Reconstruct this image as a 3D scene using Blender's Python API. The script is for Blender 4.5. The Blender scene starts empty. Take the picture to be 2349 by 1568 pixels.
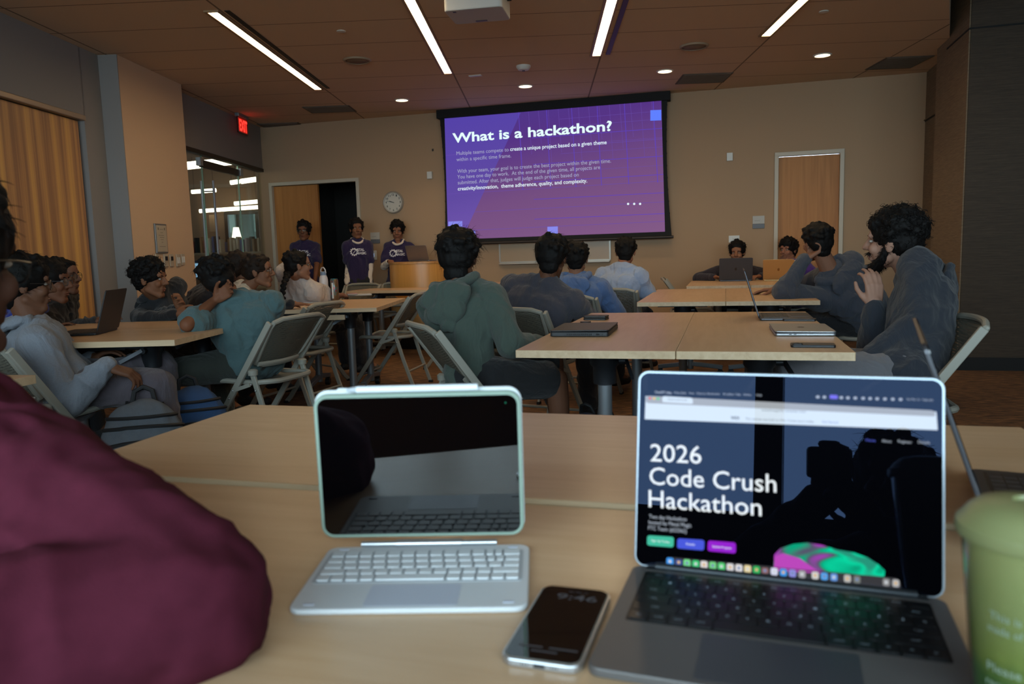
import bpy, bmesh, math, random
import numpy as np
from mathutils import Vector, Matrix, noise

# ---------------------------------------------------------------- camera, world, light
C = bpy.context.scene.collection
SC = bpy.context.scene
W, H, F = 2349.0, 1568.0, 1750.0
CAM = np.array([0.0, 0.0, 1.10])
_up = -np.array([.029, 1.0, (784 - 580.0) / F]); _up /= np.linalg.norm(_up)
_y = np.array([1665 - 1174.5, 0.0, F]); _y[1] = -(_up[0] * _y[0] + _up[2] * _y[2]) / _up[1]
_y /= np.linalg.norm(_y)
_x = np.cross(_y, _up)
if _x[0] < 0: _x = -_x
R = np.array([_x, _y, _up])           # rows: world axes in camera coordinates (right, down, forward)

cam_d = bpy.data.cameras.new('camera'); cam = bpy.data.objects.new('camera', cam_d); C.objects.link(cam)
M = Matrix.Identity(4)
for i in range(3):
    M[i][0] = R[i, 0]; M[i][1] = -R[i, 1]; M[i][2] = -R[i, 2]; M[i][3] = CAM[i]
cam.matrix_world = M
cam_d.sensor_width = 36.0; cam_d.lens = F / W * 36.0
cam_d.clip_start = .02; cam_d.clip_end = 200
cam_d.dof.use_dof = True; cam_d.dof.focus_distance = 3.9; cam_d.dof.aperture_fstop = 6.0
SC.camera = cam
SC.view_settings.view_transform = 'Standard'; SC.view_settings.look = 'None'
SC.view_settings.exposure = 0.0; SC.view_settings.gamma = 1.0
SC.view_settings.use_curve_mapping = False
SC.cycles.max_bounces = 7; SC.cycles.diffuse_bounces = 4; SC.cycles.glossy_bounces = 4
SC.cycles.transparent_max_bounces = 12; SC.cycles.caustics_reflective = False; SC.cycles.caustics_refractive = False
SC.cycles.sample_clamp_indirect = 4.0; SC.cycles.use_denoising = True

STRIP = 23.0
DAY = 13.0
WARM = (1.0, .74, .43)
world = bpy.data.worlds.new('overcast daylight'); SC.world = world; world.use_nodes = True
world.node_tree.nodes['Background'].inputs[0].default_value = (.68, .82, 1.0, 1)
world.node_tree.nodes['Background'].inputs[1].default_value = DAY
def portal(loc, sx, sy, rot):
    l = bpy.data.lights.new('window_portal', 'AREA'); l.shape = 'RECTANGLE'; l.size = sx; l.size_y = sy
    l.cycles.is_portal = True
    o = bpy.data.objects.new('window_portal', l); o.location = loc; o.rotation_euler = rot; C.objects.link(o)
portal((0.0, -1.0, 1.6), 7.8, 2.3, (math.radians(90), 0, 0))

def vec(p): return Vector((float(p[0]), float(p[1]), float(p[2])))
def ray(px, py):
    return R @ np.array([px - W / 2, py - H / 2, F])
def atz(px, py, z=.74):               # point of the photograph lying at height z
    d = ray(px, py); return vec(CAM + d * (z - CAM[2]) / d[2])
def atd(px, py, D):                   # point of the photograph at distance D along the view axis
    return vec(CAM + ray(px, py) / F * D)
def aty(px, py, Y):
    d = ray(px, py); return vec(CAM + d * Y / d[1])
def proj(p):
    c = R.T @ (np.array(p, float) - CAM); return W / 2 + F * c[0] / c[2], H / 2 + F * c[1] / c[2]
TA = math.radians(13.35)              # the ceiling, the left wall and the left tables are turned by this angle
AX = Vector((-math.sin(TA), math.cos(TA), 0)); BX = Vector((math.cos(TA), math.sin(TA), 0))
def ab(a, b, z): return AX * a + BX * b + Vector((0, 0, z))
rad = math.radians

# ---------------------------------------------------------------- materials
def lin(c):
    return tuple(((x / 255) / 12.92 if x / 255 <= .04045 else ((x / 255 + .055) / 1.055) ** 2.4) for x in c)
_M = {}
def mat(name, col=None, rough=.5, metal=0.0, emit=None, es=1.0, noise_amt=0.0, nscale=40, bump=0.0, bscale=200, sheen=0.0, spec=None, coat=0.0, alpha=None, trans=0.0, rgb=None):
    if name in _M: return _M[name]
    m = bpy.data.materials.new(name); m.use_nodes = True; nt = m.node_tree; b = nt.nodes['Principled BSDF']
    c = (rgb if rgb else lin(col or (128, 128, 128)))
    b.inputs['Base Color'].default_value = (*c, 1); b.inputs['Roughness'].default_value = rough; b.inputs['Metallic'].default_value = metal
    if spec is not None: b.inputs['Specular IOR Level'].default_value = spec
    if coat: b.inputs['Coat Weight'].default_value = coat; b.inputs['Coat Roughness'].default_value = .03
    if sheen: b.inputs['Sheen Weight'].default_value = sheen; b.inputs['Sheen Roughness'].default_value = .6
    if trans: b.inputs['Transmission Weight'].default_value = trans
    if alpha is not None: b.inputs['Alpha'].default_value = alpha
    if emit: b.inputs['Emission Color'].default_value = (*emit, 1); b.inputs['Emission Strength'].default_value = es
    if noise_amt or bump:
        tc = nt.nodes.new('ShaderNodeTexCoord')
    if noise_amt:
        n = nt.nodes.new('ShaderNodeTexNoise'); n.inputs['Scale'].default_value = nscale; n.inputs['Detail'].default_value = 5
        nt.links.new(tc.outputs['Object'], n.inputs['Vector'])
        mx = nt.nodes.new('ShaderNodeMix'); mx.data_type = 'RGBA'; mx.clamp_factor = True
        mx.inputs['A'].default_value = (*[x * (1 - noise_amt) for x in c], 1); mx.inputs['B'].default_value = (*[min(1, x * (1 + noise_amt)) for x in c], 1)
        nt.links.new(n.outputs['Fac'], mx.inputs['Factor']); nt.links.new(mx.outputs['Result'], b.inputs['Base Color'])
    if bump:
        n2 = nt.nodes.new('ShaderNodeTexNoise'); n2.inputs['Scale'].default_value = bscale; n2.inputs['Detail'].default_value = 3
        nt.links.new(tc.outputs['Object'], n2.inputs['Vector'])
        bp = nt.nodes.new('ShaderNodeBump'); bp.inputs['Strength'].default_value = bump; bp.inputs['Distance'].default_value = .004
        nt.links.new(n2.outputs['Fac'], bp.inputs['Height']); nt.links.new(bp.outputs['Normal'], b.inputs['Normal'])
    _M[name] = m
    return m
def nodes_of(m):
    nt = m.node_tree; return nt, nt.nodes['Principled BSDF']
def mapped(nt, scale, rot=(0, 0, 0), kind='ShaderNodeTexNoise', src='Object', **kw):
    tc = nt.nodes.new('ShaderNodeTexCoord'); mp = nt.nodes.new('ShaderNodeMapping')
    mp.inputs['Scale'].default_value = scale; mp.inputs['Rotation'].default_value = rot
    t = nt.nodes.new(kind); nt.links.new(tc.outputs[src], mp.inputs['Vector']); nt.links.new(mp.outputs['Vector'], t.inputs['Vector'])
    for k, v in kw.items(): t.inputs[k].default_value = v
    return t
def ramp(nt, sock, stops):
    r = nt.nodes.new('ShaderNodeValToRGB'); el = r.color_ramp.elements
    while len(el) < len(stops): el.new(.5)
    for e, (p, c) in zip(el, stops): e.position = p; e.color = (*c, 1)
    nt.links.new(sock, r.inputs['Fac']); return r
def emis(name, rgb, s=1.0):
    if name in _M: return _M[name]
    m = bpy.data.materials.new(name); m.use_nodes = True; nt = m.node_tree; nt.nodes.clear()
    e = nt.nodes.new('ShaderNodeEmission'); o = nt.nodes.new('ShaderNodeOutputMaterial'); e.inputs[0].default_value = (*rgb, 1); e.inputs[1].default_value = s
    nt.links.new(e.outputs[0], o.inputs[0]); _M[name] = m; return m
def wood(name, light, dark, grain=(3, 60, 60), rough=.38, amt=1.0, coat=.15):
    if name in _M: return _M[name]
    m = mat(name, light, rough); nt, b = nodes_of(m)
    t = mapped(nt, grain, Scale=1.0, Detail=6.0, Roughness=.6, Distortion=.6)
    t2 = mapped(nt, tuple(g * .18 for g in grain), Scale=1.0, Detail=2.0, Distortion=1.5)
    mx = nt.nodes.new('ShaderNodeMath'); mx.operation = 'MULTIPLY_ADD'; mx.inputs[1].default_value = .55
    nt.links.new(t.outputs['Fac'], mx.inputs[0])
    m2 = nt.nodes.new('ShaderNodeMath'); m2.operation = 'MULTIPLY'; m2.inputs[1].default_value = .45
    nt.links.new(t2.outputs['Fac'], m2.inputs[0]); nt.links.new(m2.outputs[0], mx.inputs[2])
    r = ramp(nt, mx.outputs[0], [(.38, lin(dark)), (.62, lin(light))]); nt.links.new(r.outputs[0], b.inputs['Base Color'])
    b.inputs['Coat Weight'].default_value = coat; b.inputs['Coat Roughness'].default_value = .25
    return m

# ---------------------------------------------------------------- mesh builder
def ortho(d):
    d = d.normalized(); a = Vector((0, 0, 1)) if abs(d.z) < .9 else Vector((1, 0, 0))
    u = d.cross(a).normalized(); return u, d.cross(u).normalized()
class MB:
    def __init__(s): s.v = []; s.f = []; s.m = []
    def add(s, V, Fs, mi=0):
        o = len(s.v); s.v += [tuple(p) for p in V]; s.f += [tuple(i + o for i in f) for f in Fs]; s.m += [mi] * len(Fs); return s
    def rings(s, Rg, cap=True, mi=0, close=False):
        n = len(Rg[0]); V = [p for r in Rg for p in r]; Fs = []
        for k in range(len(Rg) - 1):
            for i in range(n):
                j = (i + 1) % n; Fs.append((k * n + i, k * n + j, (k + 1) * n + j, (k + 1) * n + i))
        if cap:
            Fs.append(tuple(range(n - 1, -1, -1))); Fs.append(tuple((len(Rg) - 1) * n + i for i in range(n)))
        return s.add(V, Fs, mi)
    def box(s, c, d, M=None, mi=0):
        c = Vector(c); hx, hy, hz = d[0] / 2, d[1] / 2, d[2] / 2
        P = [Vector((x * hx, y * hy, z * hz)) for x in (-1, 1) for y in (-1, 1) for z in (-1, 1)]
        if M is not None: P = [M @ p for p in P]
        return s.add([p + c for p in P], [(0, 1, 3, 2), (4, 6, 7, 5), (0, 4, 5, 1), (2, 3, 7, 6), (0, 2, 6, 4), (1, 5, 7, 3)], mi)
    def cyl(s, a, b, r, r2=None, n=16, mi=0):
        a = Vector(a); b = Vector(b); r2 = r if r2 is None else r2; u, w = ortho(b - a)
        return s.rings([[p + (u * math.cos(t) + w * math.sin(t)) * q for t in [2 * math.pi * i / n for i in range(n)]] for p, q in ((a, r), (b, r2))], True, mi)
    def tube(s, P, r, n=8, mi=0, sq=None):
        P = [Vector(p) for p in P]; rr = r if isinstance(r, (list, tuple)) else [r] * len(P); Rg = []; pu = None
        for i, p in enumerate(P):
            d = (P[min(i + 1, len(P) - 1)] - P[max(i - 1, 0)])
            if d.length < 1e-9: d = Vector((0, 0, 1))
            d.normalize()
            if pu is None: u, w = ortho(d)
            else:
                u = (pu - d * pu.dot(d)).normalized(); w = d.cross(u)
            pu = u
            Rg.append([p + (u * math.cos(t) + w * math.sin(t) * (sq or 1)) * rr[i] for t in [2 * math.pi * k / n for k in range(n)]])
        return s.rings(Rg, True, mi)
    def bar(s, P, w, t, side, mi=0):      # flat bar of width w (across 'side') and thickness t along a path
        P = [Vector(p) for p in P]; side = Vector(side).normalized(); Rg = []
        for i, p in enumerate(P):
            d = (P[min(i + 1, len(P) - 1)] - P[max(i - 1, 0)]).normalized(); nn = d.cross(side).normalized()
            Rg.append([p + side * a * t / 2 + nn * b * w / 2 for a, b in ((-1, -1), (1, -1), (1, 1), (-1, 1))])
        return s.rings(Rg, True, mi)
    def ell(s, c, r, M=None, n=14, m=9, mi=0):
        c = Vector(c); Rg = []
        if not isinstance(r, (tuple, list)): r = (r, r, r)
        for k in range(m + 1):
            ph = -math.pi / 2 + math.pi * (k / m) * .98 + .01 * math.pi
            ring = [Vector((r[0] * math.cos(ph) * math.cos(t), r[1] * math.cos(ph) * math.sin(t), r[2] * math.sin(ph))) for t in [2 * math.pi * i / n for i in range(n)]]
            if M is not None: ring = [M @ p for p in ring]
            Rg.append([p + c for p in ring])
        return s.rings(Rg, True, mi)
    def cap(s, a, b, ra, rb, n=12, mi=0):   # tapered capsule
        a = Vector(a); b = Vector(b); d = b - a
        if d.length < 1e-5: return s.ell(a, max(ra, rb), n=n)
        u, w = ortho(d); d.normalize(); Rg = []
        for q in (-85, -55, -25, 0):
            Rg.append((a, ra, q))
        for q in (0, 25, 55, 85): Rg.append((b, rb, q))
        L = []
        for p, r, q in Rg:
            cq, sq = math.cos(rad(q)), math.sin(rad(q))
            L.append([p + d * r * sq + (u * math.cos(t) + w * math.sin(t)) * r * cq for t in [2 * math.pi * i / n for i in range(n)]])
        return s.rings(L, True, mi)
    def prism(s, poly, z0, z1, T=None, mi=0):
        R2 = [[Vector((x, y, z)) for x, y in poly] for z in (z0, z1)]
        if T is not None: R2 = [[T @ p for p in r] for r in R2]
        return s.rings(R2, True, mi)
    def lathe(s, prof, c=(0, 0, 0), n=28, mi=0):
        c = Vector(c); return s.rings([[c + Vector((r * math.cos(t), r * math.sin(t), z)) for t in [2 * math.pi * i / n for i in range(n)]] for r, z in prof], True, mi)
def rrect(w, h, r, n=5, c=(0, 0)):
    P = []
    for cx, cy, a0 in ((w / 2 - r, h / 2 - r, 0), (-w / 2 + r, h / 2 - r, 90), (-w / 2 + r, -h / 2 + r, 180), (w / 2 - r, -h / 2 + r, 270)):
        for k in range(n + 1):
            t = rad(a0 + 90 * k / n); P.append((c[0] + cx + r * math.cos(t), c[1] + cy + r * math.sin(t)))
    return P
def obj(name, mb, m, parent=None, smooth=False, bevel=0, T=None):
    me = bpy.data.meshes.new(name); me.from_pydata(mb.v, [], mb.f); me.update()
    bm = bmesh.new(); bm.from_mesh(me); bmesh.ops.recalc_face_normals(bm, faces=bm.faces); bm.to_mesh(me); bm.free()
    for k in (m if isinstance(m, (list, tuple)) else [m]): me.materials.append(k)
    if len(mb.m) == len(me.polygons): me.polygons.foreach_set('material_index', mb.m)
    if smooth:
        me.polygons.foreach_set('use_smooth', [True] * len(me.polygons))
        try: me.set_sharp_from_angle(angle=rad(40))
        except Exception: pass
    o = bpy.data.objects.new(name, me); C.objects.link(o)
    if parent is not None: o.parent = parent
    if T is not None: o.matrix_local = T
    if bevel:
        b = o.modifiers.new('bevel', 'BEVEL'); b.width = bevel; b.segments = 2; b.limit_method = 'ANGLE'
    return o
def tag(o, label=None, cat=None, group=None, kind=None):
    if label: o['label'] = label
    if cat: o['category'] = cat
    if group: o['group'] = group
    if kind: o['kind'] = kind
    return o
def thing(name, label, cat, loc=(0, 0, 0), rz=0, group=None):
    o = bpy.data.objects.new(name, None); C.objects.link(o); o.location = loc; o.rotation_euler = (0, 0, rz); o.empty_display_size = .05
    return tag(o, label, cat, group)
def struct(name, mb, m, parent=None, **k):
    o = obj(name, mb, m, parent, **k)
    if parent is None: o['kind'] = 'structure'
    return o
def dup(root, loc, rz, label=None, group=None):
    r = root.copy(); C.objects.link(r); r.location = loc; r.rotation_euler = (0, 0, rz)
    if label: r['label'] = label
    if group: r['group'] = group
    def rec(src, dst):
        for ch in list(src.children):
            c = ch.copy(); C.objects.link(c); c.parent = dst; rec(ch, c)
    rec(root, r)
    return r
def text_mesh(name, s, p0, p1, up, h, m, parent, bold=0.0, italic=0.0, lift=.002, justify=None):
    """lettering laid from p0 to p1 (baseline) with capital height h along 'up'"""
    cu = bpy.data.curves.new(name, 'FONT'); cu.body = s; cu.size = 1.0; cu.offset = bold; cu.shear = italic; cu.resolution_u = 3
    t = bpy.data.objects.new(name, cu); C.objects.link(t)
    me = bpy.data.meshes.new_from_object(t.evaluated_get(bpy.context.evaluated_depsgraph_get()))
    bpy.data.objects.remove(t)
    n = len(me.vertices)
    if n == 0: return None
    co = np.zeros(n * 3); me.vertices.foreach_get('co', co); co = co.reshape(-1, 3)
    p0 = Vector(p0); p1 = Vector(p1); ex = p1 - p0; up = Vector(up).normalized(); nn = ex.normalized().cross(up).normalized()
    x0, x1 = co[:, 0].min(), co[:, 0].max(); out = np.zeros_like(co)
    u = (co[:, 0] - x0) / max(1e-6, x1 - x0); v = co[:, 1] / .70 * h
    for i in range(3): out[:, i] = p0[i] + u * ex[i] + v * up[i] + nn[i] * lift
    me.vertices.foreach_set('co', out.reshape(-1)); me.update(); me.materials.clear(); me.materials.append(m)
    o = bpy.data.objects.new(name, me); C.objects.link(o)
    if parent is not None: o.parent = parent
    return o
# ---------------------------------------------------------------- shared materials
WALL = mat('wall paint', (168, 138, 108), .85, bump=.05, bscale=300)
GREYP = mat('grey wall paint', (132, 126, 122), .85)
CEIL = mat('ceiling tile', (200, 176, 150), .95, bump=.1, bscale=500)
TABLE = wood('maple laminate', (198, 165, 130), (186, 151, 114), (3.2, 34, 34), .36)
EDGE = wood('maple edge band', (200, 174, 140), (182, 154, 120), (3, 40, 40), .5, coat=.05)
VENEER = wood('maple veneer', (190, 140, 80), (162, 112, 58), (22, 22, 1.1), .45)
WDOOR = wood('door veneer', (182, 122, 62), (160, 102, 48), (26, 26, 1.2), .6, coat=0)
FRAMEP = mat('door frame paint', (188, 176, 156), .5)
BLACK = mat('black plastic', (18, 18, 19), .45)
DKMET = mat('dark metal', (44, 46, 50), .4, .6)
GRMET = mat('grey powder coat', (120, 124, 128), .45, .5)
STEEL = mat('steel', (190, 192, 196), .28, .9)
CHAIRP = mat('chair plastic', (168, 164, 154), .5)
RUB = mat('rubber', (16, 16, 17), .8)
WHITEP = mat('white plastic', (205, 203, 196), .45)
# carpet: brown with broken streaks
CARPET = mat('carpet', (90, 62, 38), .95)
nt, b = nodes_of(CARPET)
t = mapped(nt, (9, 85, 1), (0, 0, rad(-38)), Scale=1.0, Detail=3.0, Roughness=.65)
t2 = mapped(nt, (1.2, 1.2, 1), Scale=1.0, Detail=2.0)
r = ramp(nt, t.outputs['Fac'], [(.36, lin((40, 27, 17))), (.5, lin((86, 58, 34))), (.64, lin((140, 100, 60)))]); nt.links.new(r.outputs[0], b.inputs['Base Color'])
bp = nt.nodes.new('ShaderNodeBump'); bp.inputs['Strength'].default_value = .5; bp.inputs['Distance'].default_value = .004
nt.links.new(t.outputs['Fac'], bp.inputs['Height']); nt.links.new(bp.outputs[0], b.inputs['Normal'])
def fabric_panel(name, a, bcol):
    m = mat(name, a, .9); nt, b = nodes_of(m)
    t = mapped(nt, (7, 7, 240), Scale=1.0, Detail=4.0, Roughness=.7)
    r = ramp(nt, t.outputs['Fac'], [(.3, lin(bcol)), (.7, lin(a))]); nt.links.new(r.outputs[0], b.inputs['Base Color'])
    bp = nt.nodes.new('ShaderNodeBump'); bp.inputs['Strength'].default_value = .35; bp.inputs['Distance'].default_value = .003
    nt.links.new(t.outputs['Fac'], bp.inputs['Height']); nt.links.new(bp.outputs[0], b.inputs['Normal']); return m
GRASS = fabric_panel('woven wall covering', (132, 112, 90), (96, 80, 62))

HC_ = 2.88
YB = 9.27
# floor: the room and the library beyond the glass
mb = MB(); mb.box((-3.5, 6, -.03), (26, 34, .06)); struct('floor', mb, CARPET)

# ceiling: long lay-in boards running across (direction B), with four running joints along A
def grid_ceiling():
    m = CEIL; nt, b = nodes_of(m)
    tc = nt.nodes.new('ShaderNodeTexCoord'); mp = nt.nodes.new('ShaderNodeMapping'); mp.vector_type = 'POINT'
    mp.inputs['Rotation'].default_value = (0, 0, -TA)
    nt.links.new(tc.outputs['Object'], mp.inputs['Vector']); sx = nt.nodes.new('ShaderNodeSeparateXYZ'); nt.links.new(mp.outputs[0], sx.inputs[0])
    def line(sock, period, off, width):
        a = nt.nodes.new('ShaderNodeMath'); a.operation = 'ADD'; a.inputs[1].default_value = off; nt.links.new(sock, a.inputs[0])
        p = nt.nodes.new('ShaderNodeMath'); p.operation = 'PINGPONG'; p.inputs[1].default_value = period / 2; nt.links.new(a.outputs[0], p.inputs[0])
        l = nt.nodes.new('ShaderNodeMath'); l.operation = 'LESS_THAN'; l.inputs[1].default_value = width; nt.links.new(p.outputs[0], l.inputs[0]); return l
    l1 = line(sx.outputs['Y'], .61, .12, .006); l2 = line(sx.outputs['X'], 1.42, .83, .008)
    mxx = nt.nodes.new('ShaderNodeMath'); mxx.operation = 'MAXIMUM'; nt.links.new(l1.outputs[0], mxx.inputs[0]); nt.links.new(l2.outputs[0], mxx.inputs[1])
    mx = nt.nodes.new('ShaderNodeMix'); mx.data_type = 'RGBA'; mx.inputs['A'].default_value = (*lin((204, 178, 150)), 1); mx.inputs['B'].default_value = (*lin((124, 106, 86)), 1)
    nt.links.new(mxx.outputs[0], mx.inputs['Factor']); nt.links.new(mx.outputs['Result'], b.inputs['Base Color'])
grid_ceiling()
LW = -3.75      # left wall plane, B coordinate
pA = ab(-4.0, LW, 0); pB = ab(10.9, LW, 0)
poly = [(pA.x, pA.y), (pA.x + 8, pA.y), (3.3, -2.4), (3.3, -2.4)]
cpoly = [(-2.55, -2.45), (1.45, -2.45), (1.45, 6.0), (1.62, 6.70), (1.97, 8.15), (2.2, 9.4), (-6.3, 9.4), (ab(10.8, LW, 0).x, 9.4)]
cl = ab(0, LW - .02, 0)
# left boundary follows the turned left wall from the rear wall to the back wall
kk = lambda y: cl.x + (y - cl.y) * AX.x / AX.y
cpoly = [(kk(-2.45), -2.45), (1.45, -2.45), (1.45, 6.0), (1.62, 6.70), (2.0, 8.2), (2.25, 9.4), (kk(9.4), 9.4)]
mb = MB(); mb.prism(cpoly, HC_, HC_ + .12); struct('ceiling', mb, CEIL)
mb = MB(); mb.prism([(1.45, -2.45), (4.4, -2.45), (4.4, 7.3), (2.0, 9.4), (1.62, 6.7), (1.45, 6.0)], 3.5, 3.6)
mb.prism([(1.43, -2.45), (1.45, -2.45), (1.45, 6.0), (1.62, 6.7), (2.0, 8.2), (1.98, 8.2), (1.60, 6.7), (1.43, 6.0)], HC_ + .12, 3.5); struct('ceiling_raised', mb, CEIL)

# back wall with two door openings
dl0, dl1, dr0, dr1, dz = -5.93, -4.66, .56, 1.22, 2.10
mb = MB()
for x0, x1, z0, z1 in ((kk(9.5), dl0, 0, HC_), (dl1, dr0, 0, HC_), (dr1, 2.12, 0, HC_), (dl0, dl1, dz, HC_), (dr0, dr1, dz, HC_)):
    mb.box(((x0 + x1) / 2, YB + .08, (z0 + z1) / 2), (x1 - x0, .16, z1 - z0))
struct('wall_back', mb, WALL)
mb = MB()
for x0, x1 in ((kk(9.3), dl0 - .06), (dl1 + .06, dr0 - .06), (dr1 + .06, 2.04)):
    mb.box(((x0 + x1) / 2, YB - .006, .05), (x1 - x0, .012, .10))
struct('baseboard_back', mb, RUB)

def door_frame(x0, x1, z, par):
    mb = MB(); w = .045
    for x in (x0 - w / 2 + .01, x1 + w / 2 - .01): mb.box((x, YB + .02, z / 2), (w, .10, z))
    mb.box(((x0 + x1) / 2, YB + .02, z + w / 2 - .01), (x1 - x0 + 2 * w - .02, .10, w))
    return struct('door_frame', mb, FRAMEP, par, bevel=.004)
d1 = thing('door_1', None, None); d1['kind'] = 'structure'
door_frame(dl0, dl1, dz, d1)
mb = MB(); mb.box(((dl0 - 5.25) / 2, YB + .045, dz / 2 - .005), (-5.25 - dl0 - .02, .045, dz - .02)); struct('door_leaf', mb, WDOOR, d1, bevel=.002)
mb = MB(); mb.box((dl1 - .03, YB + .42, dz / 2 - .005), (.045, .66, dz - .02)); struct('door_leaf', mb, WDOOR, d1, bevel=.002)
mb = MB(); mb.cyl((-5.32, YB + .02, 1.0), (-5.32, YB - .04, 1.0), .011); mb.tube([(-5.32, YB - .045, 1.0), (-5.42, YB - .045, 1.0)], .01); struct('door_handle', mb, STEEL, d1, smooth=True)
# dark store room behind the open leaf
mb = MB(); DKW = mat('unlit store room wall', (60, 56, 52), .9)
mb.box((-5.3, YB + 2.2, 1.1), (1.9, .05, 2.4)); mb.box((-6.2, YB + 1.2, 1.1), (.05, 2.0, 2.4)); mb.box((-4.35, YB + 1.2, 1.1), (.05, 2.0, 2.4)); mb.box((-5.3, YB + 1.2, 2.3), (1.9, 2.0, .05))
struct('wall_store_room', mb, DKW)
d2 = thing('door_2', None, None); d2['kind'] = 'structure'
door_frame(dr0, dr1, dz, d2)
mb = MB(); mb.box(((dr0 + dr1) / 2, YB + .045, dz / 2 - .005), (dr1 - dr0 - .02, .045, dz - .02)); struct('door_leaf', mb, WDOOR, d2, bevel=.002)
mb = MB(); mb.cyl((dr0 + .07, YB + .02, .98), (dr0 + .07, YB - .04, .98), .011); mb.tube([(dr0 + .07, YB - .045, .98), (dr0 + .17, YB - .045, .98)], .01); struct('door_handle', mb, STEEL, d2, smooth=True)

# right wall and pier, covered with woven panels
mb = MB(); mb.box((2.12, 8.85, 1.5), (.14, 1.35, 3.0)); mb.box((2.04, 8.8, 2.38), (.012, 1.0, .008))
struct('wall_right', mb, GRASS)
def seam(name, boxes):
    mb = MB()
    for c, d in boxes: mb.box(c, d)
    return struct(name, mb, RUB)
seam('trim_1', [((2.049, 8.75, 2.37), (.006, 1.1, .012)), ((1.899, 7.55, 2.80), (.006, .66, .014)), ((3.15, 7.213, 2.80), (2.5, .006, .014))])
mb = MB(); mb.box((3.15, 7.725, 1.75), (2.5, .99, 3.5)); struct('wall_pier', mb, GRASS)
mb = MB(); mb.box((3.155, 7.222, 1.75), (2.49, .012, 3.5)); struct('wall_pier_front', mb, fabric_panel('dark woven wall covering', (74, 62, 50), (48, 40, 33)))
mb = MB(); mb.box((3.15, 7.21, .055), (2.5, .014, .11)); mb.box((1.893, 7.7, .055), (.014, .98, .11)); mb.box((2.043, 8.7, .055), (.014, 1.1, .11)); struct('baseboard_right', mb, RUB)
mb = MB(); mb.box((4.45, 2.4, 1.75), (.1, 9.9, 3.5)); struct('wall_side', mb, GRASS)

# left wall (turned): folding wood panels, grey return, pier, glass wall
def abox(mb, a0, a1, b0, b1, z0, z1, mi=0):
    P = [ab(a, b_, z) for a in (a0, a1) for b_ in (b0, b1) for z in (z0, z1)]
    return mb.add(P, [(0, 1, 3, 2), (4, 6, 7, 5), (0, 4, 5, 1), (2, 3, 7, 6), (0, 2, 6, 4), (1, 5, 7, 3)], mi)
mb = MB(); abox(mb, -1.6, 6.36, LW - .2, LW, 2.33, HC_); struct('wall_left', mb, GREYP)
FOLD = mat('folding wall veneer', (186, 138, 76), .45); nt, b = nodes_of(FOLD)
t = mapped(nt, (13, 13, .15), (0, 0, -TA), Scale=1.0, Detail=1.0); t2 = mapped(nt, (30, 60, 1.2), (0, 0, -TA), Scale=1.0, Detail=5.0)
mx = nt.nodes.new('ShaderNodeMath'); mx.operation = 'MULTIPLY_ADD'; mx.inputs[1].default_value = .72; mq = nt.nodes.new('ShaderNodeMath'); mq.operation = 'MULTIPLY'; mq.inputs[1].default_value = .28
nt.links.new(t.outputs['Fac'], mx.inputs[0]); nt.links.new(t2.outputs['Fac'], mq.inputs[0]); nt.links.new(mq.outputs[0], mx.inputs[2])
r = ramp(nt, mx.outputs[0], [(.36, lin((150, 106, 68))), (.5, lin((190, 140, 82))), (.64, lin((216, 164, 86)))]); nt.links.new(r.outputs[0], b.inputs['Base Color'])
for i in range(7):
    a0 = 6.30 - 1.12 * (i + 1) + .004; a1 = 6.30 - 1.12 * i - .004
    mb = MB(); abox(mb, a0, a1, LW - .10, LW - .03, .03, 2.28); struct('wall_left_panel', mb, FOLD, bevel=.004)
mb = MB(); abox(mb, -1.6, 6.34, LW - .14, LW + .015, 2.285, 2.33); struct('trim_2', mb, mat('track rail', (150, 132, 112), .4, .5), bevel=.006)
mb = MB(); abox(mb, -1.6, 6.34, LW - .16, LW - .14, 0, 2.3); struct('wall_left_backing', mb, RUB)
mb = MB(); abox(mb, 6.34, 6.62, LW - .2, LW, 0, HC_); abox(mb, 6.62, 6.63, LW - .2, -3.585, 0, HC_); struct('wall_left_return', mb, GREYP)
mb = MB(); abox(mb, 6.63, 7.80, LW - .2, -3.585, 0, HC_); struct('wall_left_pier', mb, mat('pier paint', (200, 168, 136), .85))
mb = MB(); abox(mb, 7.80, 10.95, LW - .2, LW, 2.33, HC_); struct('wall_left_header', mb, GREYP)
mb = MB(); abox(mb, 7.80, 10.75, LW - .06, LW + .012, 2.285, 2.33); struct('trim_3', mb, mat('dark bronze rail', (62, 52, 44), .4, .6), bevel=.004)
mb = MB(); abox(mb, 6.64, 7.80, -3.597, -3.585 + .012, 0, .1); struct('baseboard_left', mb, RUB)
# glass wall with a pivoting glass door
GLASS = bpy.data.materials.new('clear glass'); GLASS.use_nodes = True; nt = GLASS.node_tree; nt.nodes.clear()
tr = nt.nodes.new('ShaderNodeBsdfTransparent'); gl = nt.nodes.new('ShaderNodeBsdfGlossy'); gl.inputs['Roughness'].default_value = .02
tr.inputs[0].default_value = (.88, .93, .9, 1); lw = nt.nodes.new('ShaderNodeLayerWeight'); lw.inputs['Blend'].default_value = .5; pw = nt.nodes.new('ShaderNodeMath'); pw.operation = 'POWER'; pw.inputs[1].default_value = 4.5; nt.links.new(lw.outputs['Facing'], pw.inputs[0])
fr = nt.nodes.new('ShaderNodeMath'); fr.operation = 'MULTIPLY_ADD'; fr.inputs[1].default_value = .7; fr.inputs[2].default_value = .035; nt.links.new(pw.outputs[0], fr.inputs[0])
ms = nt.nodes.new('ShaderNodeMixShader'); out = nt.nodes.new('ShaderNodeOutputMaterial')
nt.links.new(fr.outputs[0], ms.inputs[0]); nt.links.new(tr.outputs[0], ms.inputs[1]); nt.links.new(gl.outputs[0], ms.inputs[2]); nt.links.new(ms.outputs[0], out.inputs[0])
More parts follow.
